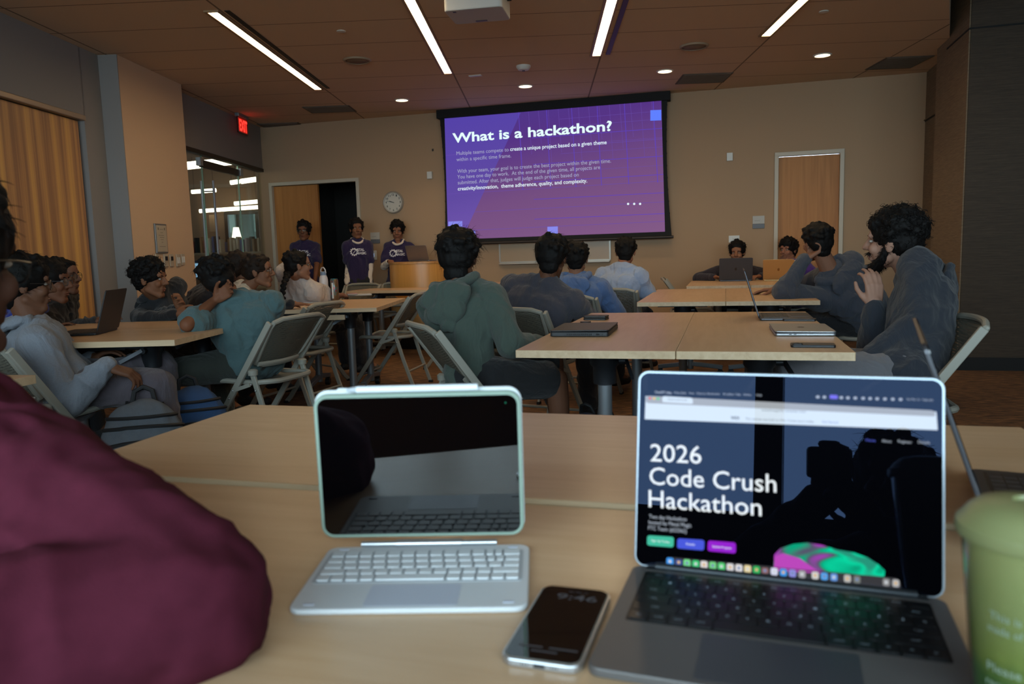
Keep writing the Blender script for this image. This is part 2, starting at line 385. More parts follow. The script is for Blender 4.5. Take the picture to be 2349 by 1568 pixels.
GEDGE = mat('glass edge', (150, 190, 170), .2, emit=None, spec=.8)
w1 = thing('window_1', None, None); w1['kind'] = 'structure'
cuts = [7.82, 8.62, 9.66, 10.62]
for i in range(3):
    mb = MB(); abox(mb, cuts[i] + .004, cuts[i + 1] - .004, LW - .055, LW - .043, .02, 2.285); struct('window_pane', mb, GLASS, w1)
mb = MB()
for a in cuts[:3]: abox(mb, a - .005, a + .005, LW - .057, LW - .041, .02, 2.285)
struct('glass_edge', mb, GEDGE, w1)
mb = MB(); abox(mb, 8.60, 9.68, LW - .07, LW - .028, 2.16, 2.24); abox(mb, 8.60, 9.68, LW - .07, LW - .028, .0, .09); struct('door_rail', mb, mat('dark bronze rail'), w1)
for s in (-.12, .02):
    mb = MB(); q = 8.74
    mb.tube([ab(q, LW + s, .45), ab(q, LW + s, 2.02)], .014); mb.tube([ab(q, LW - .05, .62), ab(q, LW + s, .62)], .008); mb.tube([ab(q, LW - .05, 1.9), ab(q, LW + s, 1.9)], .008)
    struct('door_handle', mb, STEEL, w1, smooth=True)
mb = MB(); abox(mb, 10.60, 10.70, LW - .1, LW, 0, 2.3); struct('trim_4', mb, FRAMEP)
mb = MB(); abox(mb, 8.54, 8.6, LW - .075, LW - .02, 2.17, 2.26); abox(mb, 9.68, 9.76, LW - .075, LW - .02, 2.17, 2.26); struct('door_hinge', mb, STEEL, w1)

mb = MB(); abox(mb, 24, 25, -16, -2, -1, 9); struct('wall_neighbour', mb, mat('neighbour facade', (70, 84, 78), .8))
mb = MB()
for k in range(9):
    abox(mb, 23.9, 24, -15 + 1.5 * k, -14.1 + 1.5 * k, .4, 1.5); abox(mb, 23.9, 24, -15 + 1.5 * k, -14.1 + 1.5 * k, 2.0, 3.4)
struct('wall_neighbour_panels', mb, mat('neighbour glazing', (120, 136, 130), .2))
# the library beyond
LIBW = mat('library wall paint', (138, 112, 90), .9)
mb = MB(); abox(mb, 7.6, 26, -15.2, LW - .25, 3.35, 3.45); abox(mb, 7.5, 7.6, -15.2, LW - .25, 0, 3.4)
struct('ceiling_library', mb, mat('library ceiling', (92, 70, 54), .9))
mb = MB(); P0 = (17.5, 17.7)
abox(mb, P0[0], P0[1], -15.2, -7.25, 0, 3.4); abox(mb, P0[0], P0[1], -7.25, -3.9, 0, 1.5); abox(mb, P0[0], P0[1], -7.25, -3.9, 2.2, 3.4)
abox(mb, 7.6, 17.6, -15.3, -15.2, 0, 3.4); abox(mb, 10.95, 17.6, LW - .3, LW - .2, 0, 3.4)
struct('wall_library', mb, LIBW)
w2 = thing('window_2', None, None); w2['kind'] = 'structure'
mb = MB()
for b0 in (-7.22, -6.5, -5.7, -4.9, -4.1): abox(mb, 17.46, 17.54, b0 - .04, b0 + .04, 1.5, 2.2)
for z in (1.5, 2.2): abox(mb, 17.46, 17.54, -7.25, -3.9, z - .04, z + .04)
struct('window_frame', mb, BLACK, w2)
for i in range(4):
    mb = MB(); abox(mb, 17.50, 17.51, -7.18 + .8 * i, -6.54 + .8 * i, 1.54, 2.16); struct('window_pane', mb, GLASS, w2)
mb = MB(); abox(mb, 12.6, 13.0, -14, -3.95, 3.0, 3.35); struct('beam_library', mb, mat('library beam', (110, 70, 48), .8))
# ---------------------------------------------------------------- organic surfaces
def blob_mesh(mb, voxel, smooth, sf=.5):
    me = bpy.data.meshes.new('blob'); me.from_pydata(mb.v, [], mb.f); me.update()
    tmp = bpy.data.objects.new('blob', me); C.objects.link(tmp)
    md = tmp.modifiers.new('r', 'REMESH'); md.mode = 'VOXEL'; md.voxel_size = voxel
    if smooth: ms = tmp.modifiers.new('s', 'SMOOTH'); ms.factor = sf; ms.iterations = smooth
    ev = tmp.evaluated_get(bpy.context.evaluated_depsgraph_get()); out = bpy.data.meshes.new_from_object(ev)
    bpy.data.objects.remove(tmp); bpy.data.meshes.remove(me); return out
def displace(me, amp, fs, seed=0, stretch=(1, 1, 1), ridge=False):
    n = len(me.vertices); co = np.zeros(n * 3); me.vertices.foreach_get('co', co); co = co.reshape(-1, 3)
    no = np.zeros(n * 3); me.vertices.foreach_get('normal', no); no = no.reshape(-1, 3)
    off = Vector((seed * 7.3, seed * 3.1, seed * 5.7)); d = np.empty(n)
    for i in range(n):
        p = Vector((co[i, 0] * stretch[0], co[i, 1] * stretch[1], co[i, 2] * stretch[2])) * fs + off
        q = p + noise.noise_vector(p * .6) * .9
        v = noise.noise(q)
        if ridge: v = 1 - abs(v) * 3.2
        v += .4 * noise.noise(q * 2.3)
        d[i] = v
    co += no * (d * amp)[:, None]; me.vertices.foreach_set('co', co.reshape(-1)); me.update()
def finish(me, name, m, parent):
    me.name = name; me.materials.clear(); me.materials.append(m); me.polygons.foreach_set('use_smooth', [True] * len(me.polygons))
    o = bpy.data.objects.new(name, me); C.objects.link(o)
    if parent is not None: o.parent = parent
    return o
def blobify(mb, name, voxel, m, parent, smooth=2, amp=0, fs=10, seed=0, stretch=(1, 1, 1), ridge=False):
    me = blob_mesh(mb, voxel, smooth)
    if amp: displace(me, amp, fs, seed, stretch, ridge)
    return finish(me, name, m, parent)
# ---------------------------------------------------------------- ceiling fixtures
STRIPM = emis('strip lamp diffuser', WARM, STRIP)
TRIM = mat('fixture trim', (150, 120, 86), .5)
names = ['leftmost', 'second from the left', 'third from the left', 'rightmost']
for i, (b0, a0, a1, slot, lab) in enumerate([(-2.31, 5.61, 8.22, 1, 'long recessed strip light, leftmost of the four, with dark slot beside it'),
        (-.875, 4.3, 7.73, 0, 'recessed strip light between the leftmost strip and the projector'),
        (.545, 4.1, 7.27, 1, 'recessed strip light just right of the projector, with dark slot beside it'),
        (1.95, 4.0, 6.83, 0, 'recessed strip light, rightmost of the four, near the right pier')]):
    t = thing('strip_light', lab, 'ceiling light', group='recessed strip lights')
    mb = MB(); abox(mb, a0, a1, b0 - .036, b0 + .036, HC_ - .008, HC_ - .001); obj('diffuser', mb, STRIPM, t)
    mb = MB()
    abox(mb, a0 - .02, a1 + .02, b0 - .058, b0 - .036, HC_ - .013, HC_ - .001); abox(mb, a0 - .02, a1 + .02, b0 + .036, b0 + .05, HC_ - .013, HC_ - .001)
    abox(mb, a0 - .02, a0, b0 - .036, b0 + .036, HC_ - .013, HC_ - .001); abox(mb, a1, a1 + .02, b0 - .036, b0 + .036, HC_ - .013, HC_ - .001)
    obj('housing', mb, TRIM, t)
    if slot:
        mb = MB(); abox(mb, a0, a1, b0 + .085, b0 + .125, HC_ - .005, HC_ - .001); obj('air_slot', mb, BLACK, t)
for b0, a0, lab in [(-1.56, 8.97, 'round recessed downlight above the wall clock, leftmost of four'), (-.13, 8.48, 'round recessed downlight above the left half of the screen'),
                    (1.29, 8.03, 'round recessed downlight above the right end of the screen'), (2.71, 7.62, 'round recessed downlight, rightmost of four, above the closed door')]:
    t = thing('downlight', lab, 'ceiling light', ab(a0, b0, HC_), group='round downlights')
    mb = MB(); mb.cyl((0, 0, -.004), (0, 0, .02), .068, n=24); obj('lamp', mb, emis('downlight lamp', WARM, 7), t)
    mb = MB(); mb.lathe([(.07, .01), (.07, -.008), (.082, -.008), (.086, .0)], n=28); obj('trim_ring', mb, WHITEP, t, smooth=True)
    l = bpy.data.lights.new('spot', 'SPOT'); l.energy = 26; l.color = WARM; l.spot_size = rad(105); l.spot_blend = .8; l.shadow_soft_size = .06
    o = bpy.data.objects.new('downlight_glow', l); C.objects.link(o); o.parent = t; o.location = (0, 0, -.02)
for b0, a0, lab in [(-1.63, 7.12, 'round ceiling speaker grille left of the second strip light'), (1.4, 7.1, 'round ceiling speaker grille between the two right strip lights')]:
    t = thing('ceiling_speaker', lab, 'speaker', ab(a0, b0, HC_), group='ceiling speakers')
    mb = MB(); mb.lathe([(.001, -.012), (.09, -.012), (.10, -.006), (.105, .004)], n=28); obj('grille', mb, mat('speaker grille', (120, 102, 82), .7), t, smooth=True)
    mb = MB(); mb.lathe([(.105, .004), (.106, -.014), (.12, -.014), (.13, .002)], n=28); obj('ring', mb, mat('speaker ring', (150, 130, 106), .6), t, smooth=True)
VENT = mat('vent grille', (84, 72, 60), .7)
for b0, a0, w, l, lab in [(-3.42, 10.32, .55, .36, 'grey ceiling air grille beside the exit sign'), (-2.5, 9.35, .56, .40, 'grey ceiling air grille above the open door, right of the exit sign'),
                       (1.76, 8.43, .52, .46, 'grey ceiling air grille by the top right corner of the screen'), (3.62, 8.06, .46, .5, 'grey ceiling air grille in the corner by the right wall')]:
    t = thing('air_vent', lab, 'vent', group='ceiling air grilles')
    mb = MB(); abox(mb, a0 - l / 2, a0 + l / 2, b0 - w / 2, b0 + w / 2, HC_ - .006, HC_ + .01); obj('frame', mb, VENT, t)
    mb = MB()
    for k in range(12): abox(mb, a0 - l / 2 + .02 + k * (l - .04) / 12, a0 - l / 2 + .032 + k * (l - .04) / 12, b0 - w / 2 + .02, b0 + w / 2 - .02, HC_ - .01, HC_ - .004)
    obj('slats', mb, mat('vent slats', (104, 88, 72), .6), t)
t = thing('smoke_detector', 'small white smoke detector on the ceiling between the middle lights', 'smoke detector', ab(7.58, -.13, HC_))
mb = MB(); mb.lathe([(.07, 0), (.07, -.015), (.05, -.04), (.02, -.045), (.001, -.046)], n=24); obj('body', mb, WHITEP, t, smooth=True)
mb = MB(); mb.cyl((0, 0, -.044), (0, 0, -.05), .014); obj('sensor', mb, BLACK, t)
for b0, a0, lab in [(-1.54, 6.22, 'flush sprinkler cover near the left strip light'), (2.22, 6.23, 'flush sprinkler cover right of the rightmost strip light')]:
    mb = MB(); p = ab(a0, b0, HC_); mb.lathe([(.035, .002), (.037, -.006), (.001, -.009)], p, n=20); tag(obj('sprinkler_cover', mb, WHITEP, smooth=True), lab, 'sprinkler', 'sprinkler covers')
mb = MB(); p = ab(7.9, -.62, HC_); mb.box((p.x, p.y, HC_ - .004), (.13, .05, .01)); tag(obj('ceiling_sensor', mb, WHITEP, bevel=.002), 'small flat sensor plate on the ceiling left of the smoke detector', 'sensor')

# exit sign
t = thing('exit_sign', 'lit red exit sign hanging by the glass wall', 'exit sign', ab(9.40, -3.64, HC_), TA + rad(90))
mb = MB(); mb.box((.10, 0, -.135), (.30, .022, .19)); obj('panel', mb, mat('exit sign panel', (70, 18, 14), .3), t, bevel=.003)
mb = MB(); mb.box((.10, 0, -.02), (.32, .05, .04)); obj('canopy', mb, GRMET, t, bevel=.004)
text_mesh('lettering', 'EXIT', (-.025, -.012, -.20), (.225, -.012, -.20), (0, 0, 1), .13, emis('exit letters', (1.0, .03, .02), 2.6), t, bold=.03)
l = bpy.data.lights.new('exit_glow', 'AREA'); l.shape = 'RECTANGLE'; l.size = .28; l.size_y = .16; l.energy = .35; l.color = (1, .04, .02)
o = bpy.data.objects.new('exit_glow', l); C.objects.link(o); o.parent = t; o.location = (.10, .02, -.13); o.rotation_euler = (rad(90), 0, rad(180))
o2 = bpy.data.objects.new('exit_glow', l); C.objects.link(o2); o2.parent = t; o2.location = (.10, -.02, -.13); o2.rotation_euler = (rad(90), 0, 0)

# projector
pc = atd(1096, 22, 5.1); t = thing('projector', 'white ceiling projector above the audience, facing the screen', 'projector', (pc.x, pc.y, pc.z + .03), rad(5))
PW = mat('projector shell', (176, 176, 172), .5)
mb = MB(); mb.prism(rrect(.39, .31, .03), -.07, .06); obj('body', mb, PW, t, bevel=.008)
mb = MB(); mb.lathe([(.035, .0), (.035, .02), (.045, .02), (.045, -.01)], n=24)
o = obj('lens', mb, BLACK, t, smooth=True); o.location = (.08, .165, 0); o.rotation_euler = (rad(-90), 0, 0)
mb = MB(); mb.cyl((0, 0, .06), (0, 0, HC_ - pc.z - .03), .022); mb.cyl((0, 0, HC_ - pc.z - .05), (0, 0, HC_ - pc.z - .03), .07); obj('mount', mb, PW, t, smooth=True)
mb = MB(); mb.tube([(.16, .05, .03), (.22, .03, .02), (.26, .0, .06), (.2, .04, .1), (.05, .02, .13)], .006); obj('cable', mb, BLACK, t, smooth=True)
mb = MB(); mb.box((-.13, -.12, -.071), (.02, .02, .003)); mb.box((0, .11, -.071), (.08, .02, .003)); obj('foot_detail', mb, DKMET, t)
text_mesh('lettering', 'EPSON', (-.045, -.1565, .01), (.045, -.1565, .01), (0, 0, 1), .018, mat('print grey', (110, 112, 116), .5), t, bold=.01)

# ---------------------------------------------------------------- projection screen with its slide
YS = 9.14
def S(px, py): return aty(px, py, YS)
t = thing('projection_screen', 'large pull-down projection screen with the purple hackathon slide', 'screen')
SB = mat('screen border', (10, 10, 11), .8)
tl, tr, bl, br = S(1008, 262), S(1531, 212), S(1021, 560), S(1541, 543)
gi = [S(1020, 272), S(1517, 230), S(1525.5, 531), S(1028, 549.5)]      # image corners tl tr br bl
mb = MB()
# border sheet with softly waisted sides
def sidept(k, right):
    v = k / 12; w = .03 * math.sin(math.pi * v)
    if right: p = tr.lerp(br, v); p = p + Vector((-w, 0, 0))
    else: p = tl.lerp(bl, v); p = p + Vector((w, 0, 0))
    return p
for k in range(12):
    a, b_, c, d = sidept(k, 0), sidept(k, 1), sidept(k + 1, 1), sidept(k + 1, 0); o = Vector((0, .004, 0))
    mb.rings([[p + o * s for p in (a, b_, c, d)] for s in (0, 1)])
obj('screen_border', mb, SB, t)
mb = MB()
for k in range(10):
    p = sidept(k + 1, 0); mb.box((p.x + .006, YS + .002, p.z), (.018, .005, .02)); p = sidept(k + 1, 1); mb.box((p.x - .006, YS + .002, p.z), (.018, .005, .02))
obj('tension_tabs', mb, SB, t)
mb = MB(); mb.cyl((bl.x - .01, YS, bl.z), (br.x + .02, YS, br.z), .016, n=12); obj('bottom_bar', mb, mat('bar brown black', (34, 26, 22), .5), t, smooth=True)
mb = MB(); mb.box(((tl.x + tr.x) / 2, YS + .03, HC_ - .05), (tr.x - tl.x + .06, .12, .10)); obj('case', mb, SB, t)
# slide: gradient field, generated in slide coordinates (u,v)
def bil(u, v, lift=0.0):
    p = gi[0].lerp(gi[1], u).lerp(gi[3].lerp(gi[2], u), v); return p + Vector((0, -lift, 0))
def px2uv(px, py):
    p = S(px, py); u = v = .5
    for _ in range(20):
        q = bil(u, v); du = (bil(u + .01, v) - q) * 100; dv = (bil(u, v + .01) - q) * 100; e = p - q
        det = du.x * dv.z - du.z * dv.x; u += (e.x * dv.z - e.z * dv.x) / det; v += (du.x * e.z - du.z * e.x) / det
    return u, v
def slide_mat(name, stops):
    m = bpy.data.materials.new(name); m.use_nodes = True; nt = m.node_tree; nt.nodes.clear()
    e = nt.nodes.new('ShaderNodeEmission'); o = nt.nodes.new('ShaderNodeOutputMaterial'); uv = nt.nodes.new('ShaderNodeUVMap')
    s = nt.nodes.new('ShaderNodeSeparateXYZ'); nt.links.new(uv.outputs[0], s.inputs[0])
    a = nt.nodes.new('ShaderNodeMath'); a.operation = 'MULTIPLY_ADD'; a.inputs[1].default_value = .25; nt.links.new(s.outputs['X'], a.inputs[0])
    b_ = nt.nodes.new('ShaderNodeMath'); b_.operation = 'MULTIPLY'; b_.inputs[1].default_value = .75; nt.links.new(s.outputs['Y'], b_.inputs[0]); nt.links.new(b_.outputs[0], a.inputs[2])
    r = ramp(nt, a.outputs[0], stops); nt.links.new(r.outputs[0], e.inputs[0]); nt.links.new(e.outputs[0], o.inputs[0]); return m
def uvquad(name, pts, m, lift, nu=1):
    """flat patch of the slide given by uv points (a convex polygon)"""
    me = bpy.data.meshes.new(name); V = [bil(u, v, lift) for u, v in pts]; me.from_pydata([tuple(p) for p in V], [], [tuple(range(len(V)))]); uvl = me.uv_layers.new(name='UVMap')
    for i, (u, v) in enumerate(pts): uvl.data[i].uv = (u, v)
    me.materials.append(m); o = bpy.data.objects.new(name, me); C.objects.link(o); o.parent = t; return o
BG = slide_mat('slide gradient', [(0, lin((76, 54, 138))), (.25, lin((86, 52, 132))), (.6, lin((116, 78, 128))), (1, lin((130, 90, 134)))])
BG2 = slide_mat('slide gradient light', [(0, lin((84, 66, 168))), (.5, lin((96, 74, 160))), (1, lin((126, 96, 182)))])
me = bpy.data.meshes.new('slide'); N = 8; V = []; Fc = []; UV = []
for j in range(N + 1):
    for i in range(N + 1): V.append(tuple(bil(i / N, j / N, .003)))
for j in range(N):
    for i in range(N): Fc.append((j * (N + 1) + i, j * (N + 1) + i + 1, (j + 1) * (N + 1) + i + 1, (j + 1) * (N + 1) + i))
me.from_pydata(V, [], Fc); ul = me.uv_layers.new(name='UVMap')
for lp in me.loops: ul.data[lp.index].uv = ((lp.vertex_index % (N + 1)) / N, (lp.vertex_index // (N + 1)) / N)
me.materials.append(BG); o = bpy.data.objects.new('slide', me); C.objects.link(o); o.parent = t
uvquad('slide_wedge', [(0, 0), px2uv(1195, 258), px2uv(1060, 548), (0, 1)], BG2, .0045)
gm = emis('slide grid line', lin((92, 66, 190)), 1.0); gm2 = emis('slide grid line faint', lin((104, 76, 170)), 1.0)
mb = MB()
def sline(u0, v0, u1, v1, w):
    a, b_ = bil(u0, v0, .006), bil(u1, v1, .006); d = (b_ - a).normalized(); n_ = Vector((-d.z, 0, d.x)) * w
    mb.add([a - n_, b_ - n_, b_ + n_, a + n_], [(0, 1, 2, 3)])
for i, u in enumerate([.36, .49, .605, .72, .84, .965]): sline(u, 0, u + .01, .62, .0035)
for v in (.21, .42, .56, .70, .86): sline(.42, v, 1, v, .003)
obj('slide_grid', mb, gm, t)
mb = MB()
for k in range(14): sline(.36 + .046 * k, 0, .37 + .046 * k, .42 - (k % 3) * .08, .0015)
for v in (.08, .14, .28, .35, .49): sline(.55, v, 1, v, .0015)
for v in (.30, .62, .78, .93): sline(0, v, 1, v - .01, .0022)
obj('slide_grid_faint', mb, gm2, t)
def sq(name, x0, y0, x1, y1, m):
    uvquad(name, [px2uv(x0, y0), px2uv(x1, y0 - (x1 - x0) * .04), px2uv(x1, y1 - (x1 - x0) * .04), px2uv(x0, y1)], m, .008)
SQ = emis('slide square', lin((96, 128, 255)), 1.0); SQ2 = emis('slide square pale', lin((136, 138, 236)), 1.0)
sq('slide_square', 1492, 253, 1517, 277, SQ); sq('slide_square', 1029, 508, 1061, 530, SQ2); sq('slide_square', 1078, 529, 1091, 543, SQ2)
sq('slide_square', 1256, 520, 1280, 538, SQ2)
TXW = emis('slide text white', (.80, .92, 1.0), .95); TXD = emis('slide text dim', (.62, .62, .92), .62); TXT = emis('slide title white', (.80, 1.0, 1.0), 1.0)
def stext(nm, s, x0, y0, x1, y1, cap, m, bold=0.0):
    p0, p1 = S(x0, y0), S(x1, y1); text_mesh(nm, s, p0 + Vector((0, -.01, 0)), p1 + Vector((0, -.01, 0)), (0, 0, 1), cap, m, t, bold)
stext('slide_title', 'What is a hackathon?', 1039, 327.5, 1404, 299.5, .112, TXT, .024)
for s, x0, y0, x1, y1, m, bo in [('Multiple teams compete to', 1048, 356, 1167.5, 347, TXD, .0), ('create a unique project based on a given theme', 1171, 346.5, 1392, 330.5, TXW, .013),
        ('within a specific time frame.', 1048, 370, 1173, 361, TXD, 0), ('With your team, your goal is to create the best project within the given time.', 1050, 397, 1402, 373, TXD, .003),
        ('You have one day to work.  At the end of the given time, all projects are', 1050, 410, 1377, 387.5, TXD, .003), ('submitted. After that, judges will judge each project based on', 1051, 423, 1328, 404.5, TXD, .003),
        ('creativity/innovation,  theme adherence, quality, and complexity.', 1051, 437, 1347.5, 418.5, TXW, .013)]:
    stext('slide_text', s, x0, y0, x1, y1, .045, m, bo)
mb = MB()
for x in (1441, 1455, 1468.5):
    p = S(x, 467.5); mb.cyl((p.x, YS - .008, p.z), (p.x, YS - .006, p.z), .013, n=16)
obj('slide_dots', mb, emis('slide dots', (.8, .95, 1), 1.0), t)

# ---------------------------------------------------------------- things on the walls
YW = YB - .002
def wallbox(name, x0, x1, z0, z1, d, m, label, cat, parts=None, group=None):
    cx, cz = (x0 + x1) / 2, (z0 + z1) / 2; t = thing(name, label, cat, (cx, YW, cz), group=group)
    mb = MB(); mb.box((0, -d / 2, 0), (x1 - x0, d, z1 - z0)); obj('plate', mb, m, t, bevel=.003); return t
c = aty(903, 464, YW); t = thing('wall_clock', 'round white wall clock left of the projection screen', 'clock', (c.x, YW, c.z))
mb = MB(); mb.lathe([(.001, .012), (.125, .012), (.125, .0), (.001, 0)], n=40); o = obj('dial', mb, mat('clock face', (196, 190, 178), .5), t); o.rotation_euler = (rad(90), 0, 0)
mb = MB(); mb.lathe([(.125, 0), (.122, .024), (.134, .028), (.142, .018), (.143, 0)], n=40); o = obj('rim', mb, mat('clock rim', (150, 142, 130), .4), t, smooth=True); o.rotation_euler = (rad(90), 0, 0)
INK = mat('clock ink', (40, 38, 36), .6)
for k in range(12):
    a = rad(30 * (k + 1)); s = str(k + 1); w = .016 * len(s)
    text_mesh('numeral', s, (.098 * math.sin(a) - w / 2, -.013, .098 * math.cos(a) - .012), (.098 * math.sin(a) + w / 2, -.013, .098 * math.cos(a) - .012), (0, 0, 1), .024, INK, t, .02)
for nm, ang, ln, w in (('hour_hand', 290, .055, .007), ('minute_hand', 283, .09, .005)):
    mb = MB(); a = rad(ang); d = Vector((math.sin(a), 0, math.cos(a))); n_ = Vector((d.z, 0, -d.x)); o_ = Vector((0, -.016 if nm[0] == 'h' else -.019, 0))
    P = [-d * .015 - n_ * w / 2, d * ln - n_ * w / 3, d * ln + n_ * w / 3, -d * .015 + n_ * w / 2]; mb.rings([[p + o_ for p in P], [p + o_ + Vector((0, -.002, 0)) for p in P]]); obj(nm, mb, INK, t)
for px, py, lab in ((861, 546, 'small room sign between the open door and the lectern'), (1740, 510, 'small room sign beside the closed right-hand door')):
    p = aty(px, py, YW); t = thing('room_sign', lab, 'sign', (p.x, YW, p.z), group='room signs')
    mb = MB(); mb.box((0, -.005, .03), (.13, .01, .09)); obj('upper_plate', mb, mat('sign plate', (176, 170, 160), .5), t, bevel=.002)
    mb = MB(); mb.box((0, -.005, -.042), (.13, .01, .05)); obj('lower_plate', mb, mat('sign plate dark', (96, 98, 104), .5), t, bevel=.002)
    mb = MB()
    for k in range(5): mb.cyl((-.04 + .012 * k, -.0105, .02), (-.04 + .012 * k, -.012, .02), .003, n=6)
    obj('raised_dots', mb, INK, t)
for px, py, lab in ((1674, 360, 'small white sensor box on the wall right of the screen'), (987, 402, 'small white sensor box on the wall left of the screen')):
    p = aty(px, py, YW); wallbox('wall_sensor', p.x - .033, p.x + .033, p.z - .045, p.z + .045, .035, WHITEP, lab, 'sensor')
p = aty(855, 585, YW); t = wallbox('wall_outlet', p.x - .06, p.x + .06, p.z - .06, p.z + .06, .008, WHITEP, 'white double wall plate with a small lit display beside the lectern', 'wall plate')
mb = MB(); mb.box((.015, -.010, 0), (.02, .004, .05)); obj('display', mb, emis('display blue', (.45, .6, .9), .5), t)
p = aty(1684, 550, YW); wallbox('wall_switch', p.x - .06, p.x + .06, p.z - .03, p.z + .05, .008, WHITEP, 'pale wall plate above the boy with the dark laptop', 'switch')
p = aty(993, 344, YW); wallbox('wall_stud', p.x - .01, p.x + .01, p.z - .015, p.z + .015, .01, INK, 'tiny dark stud on the wall left of the screen top', 'stud')
# whiteboard below the screen
a, b_ = aty(1146, 535, YW), aty(1400, 597, YW); t = thing('whiteboard', 'white marker board with tray, mostly hidden behind the lowered screen', 'whiteboard')
z0 = .985; x0, x1 = a.x, b_.x; WBM = mat('marker board', (166, 142, 114), .35)
mb = MB(); mb.box(((x0 + x1) / 2, YB - .01, (z0 + 2.1) / 2), (x1 - x0, .014, 2.1 - z0)); obj('board', mb, WBM, t)
mb = MB()
for x in (x0, x1): mb.box((x, YB - .012, (z0 + 2.1) / 2), (.018, .022, 2.1 - z0))
mb.box(((x0 + x1) / 2, YB - .012, z0), (x1 - x0, .022, .02)); mb.box(((x0 + x1) / 2, YB - .012, 2.1), (x1 - x0, .022, .02)); obj('frame', mb, mat('aluminium', (170, 164, 154), .4, .6), t)
mb = MB(); mb.box(((x0 + x1) / 2, YB - .045, z0 - .018), (x1 - x0, .08, .014)); obj('marker_tray', mb, mat('aluminium', (170, 164, 154)), t, bevel=.003)

# things on the left pier (plane B = -3.585)
def on_pier(px, py):
    d = ray(px, py); n_ = np.array([BX.x, BX.y, 0]); k = -3.585 / float(n_ @ d); return vec(CAM + d * k) + BX * .001
PR = TA + rad(90)   # local x runs along the pier, local -y looks into the room
p = on_pier(367, 547); t = thing('framed_notice', 'framed white certificate on the left pier', 'picture frame', p, PR)
mb = MB(); mb.box((0, -.008, 0), (.215, .016, .275)); obj('frame', mb, mat('silver frame', (120, 118, 114), .4, .5), t, bevel=.003)
mb = MB(); mb.box((0, -.017, 0), (.185, .004, .245)); obj('paper', mb, mat('paper', (176, 162, 140), .7), t)
mb = MB()
for k, (w, z) in enumerate([(.07, .085), (.05, .055), (.10, .03), (.08, .01), (.05, -.01), (.03, -.035), (.11, -.075)]): mb.box((0 if k != 2 else -.01, -.0195, z), (w, .001, .003))
for x in (-.06, .06): mb.box((x, -.0195, .09), (.012, .001, .022))
obj('print', mb, mat('print brown', (96, 84, 70), .7), t)
for px, py, w, h, lab, nm in ((358, 588, .05, .05, 'small pale wall plate under the framed certificate', 'wall_switch'), (379, 597, .075, .12, 'wall thermostat with dark display, left one of the pair on the pier', 'thermostat'),
                          (392, 597, .075, .12, 'wall thermostat with dark display, right one of the pair on the pier', 'thermostat'), (407, 597, .075, .12, 'double light switch plate on the pier beside the thermostats', 'wall_switch'), (418, 595, .07, .11, 'light switch plate at the edge of the pier next to the glass', 'wall_switch')):
    p = on_pier(px, py); t = thing(nm, lab, nm.replace('wall_', '').replace('_', ' '), p, PR)
    mb = MB(); mb.box((0, -.006, 0), (w, .012, h)); obj('plate', mb, mat('switch plate', (176, 160, 138), .5), t, bevel=.003)
    if nm == 'thermostat': mb = MB(); mb.box((0, -.014, .018), (w * .55, .004, .04)); obj('display', mb, BLACK, t)
    elif w > .06:
        for s in (-.017, .017): mb = MB(); mb.box((s, -.014, 0), (.016, .006, .06)); obj('rocker', mb, WHITEP, t, bevel=.002)

# ---------------------------------------------------------------- the library: lamps, shelves, books
LL = emis('library lamp', (1.0, .88, .68), 6.5)
for i, (pa, pb, D) in enumerate([((402, 383), (532, 369), 9.5), ((553, 416), (602, 409), 13.2), ((529, 419), (549, 416), 15.0), ((538, 467), (603, 461), 16.0), ((458, 484), (603, 474), 17.0), ((440, 440), (495, 436), 16.5)]):
    p, q = atd(*pa, D), atd(*pb, D); t = thing('linear_lamp', ['big bright library lamp nearest behind the glass', 'upper right library lamp by the door frame', 'short faint lamp stub left of the upper right library lamp', 'short library lamp just above the longest low one', 'longest low library lamp, above the far window', 'dim short library lamp left of the glass door handle'][i], 'ceiling light', group='library linear lamps')
    mb = MB(); mb.tube([p, q], .045 if i else .05, n=6); obj('tube', mb, LL, t)
    mb = MB()
    for k in (.1, .9):
        s = p.lerp(q, k); mb.cyl(s, (s.x, s.y, 3.35), .004, n=5)
    obj('hanger', mb, DKMET, t)
SHELF = mat('bookcase side panel', (104, 30, 26), .5); SHW = mat('bookcase shelf', (170, 150, 124), .5)
rng = random.Random(4); BK = [mat('book cloth %s' % n_, c_, .7) for n_, c_ in (('red', (150, 60, 50)), ('cream', (210, 190, 160)), ('blue', (70, 90, 130)), ('tan', (160, 120, 80)), ('white', (200, 196, 190)), ('green', (80, 110, 80)), ('black', (40, 38, 40)))]
protos = []
for k, m in enumerate(BK):
    mb = MB(); mb.box((0, 0, .12), (.16, .035, .24)); o = obj('book', mb, m, bevel=.002); protos.append(o)
first = set()
cases = [(-5.2, 12.9, 'near low bookcase with dark red ends seen through the glass'), (-6.6, 14.6, 'far low bookcase with dark red ends seen through the glass'), (-4.3, 15.2, 'bookcase under the library window at the right')]
bi = 0
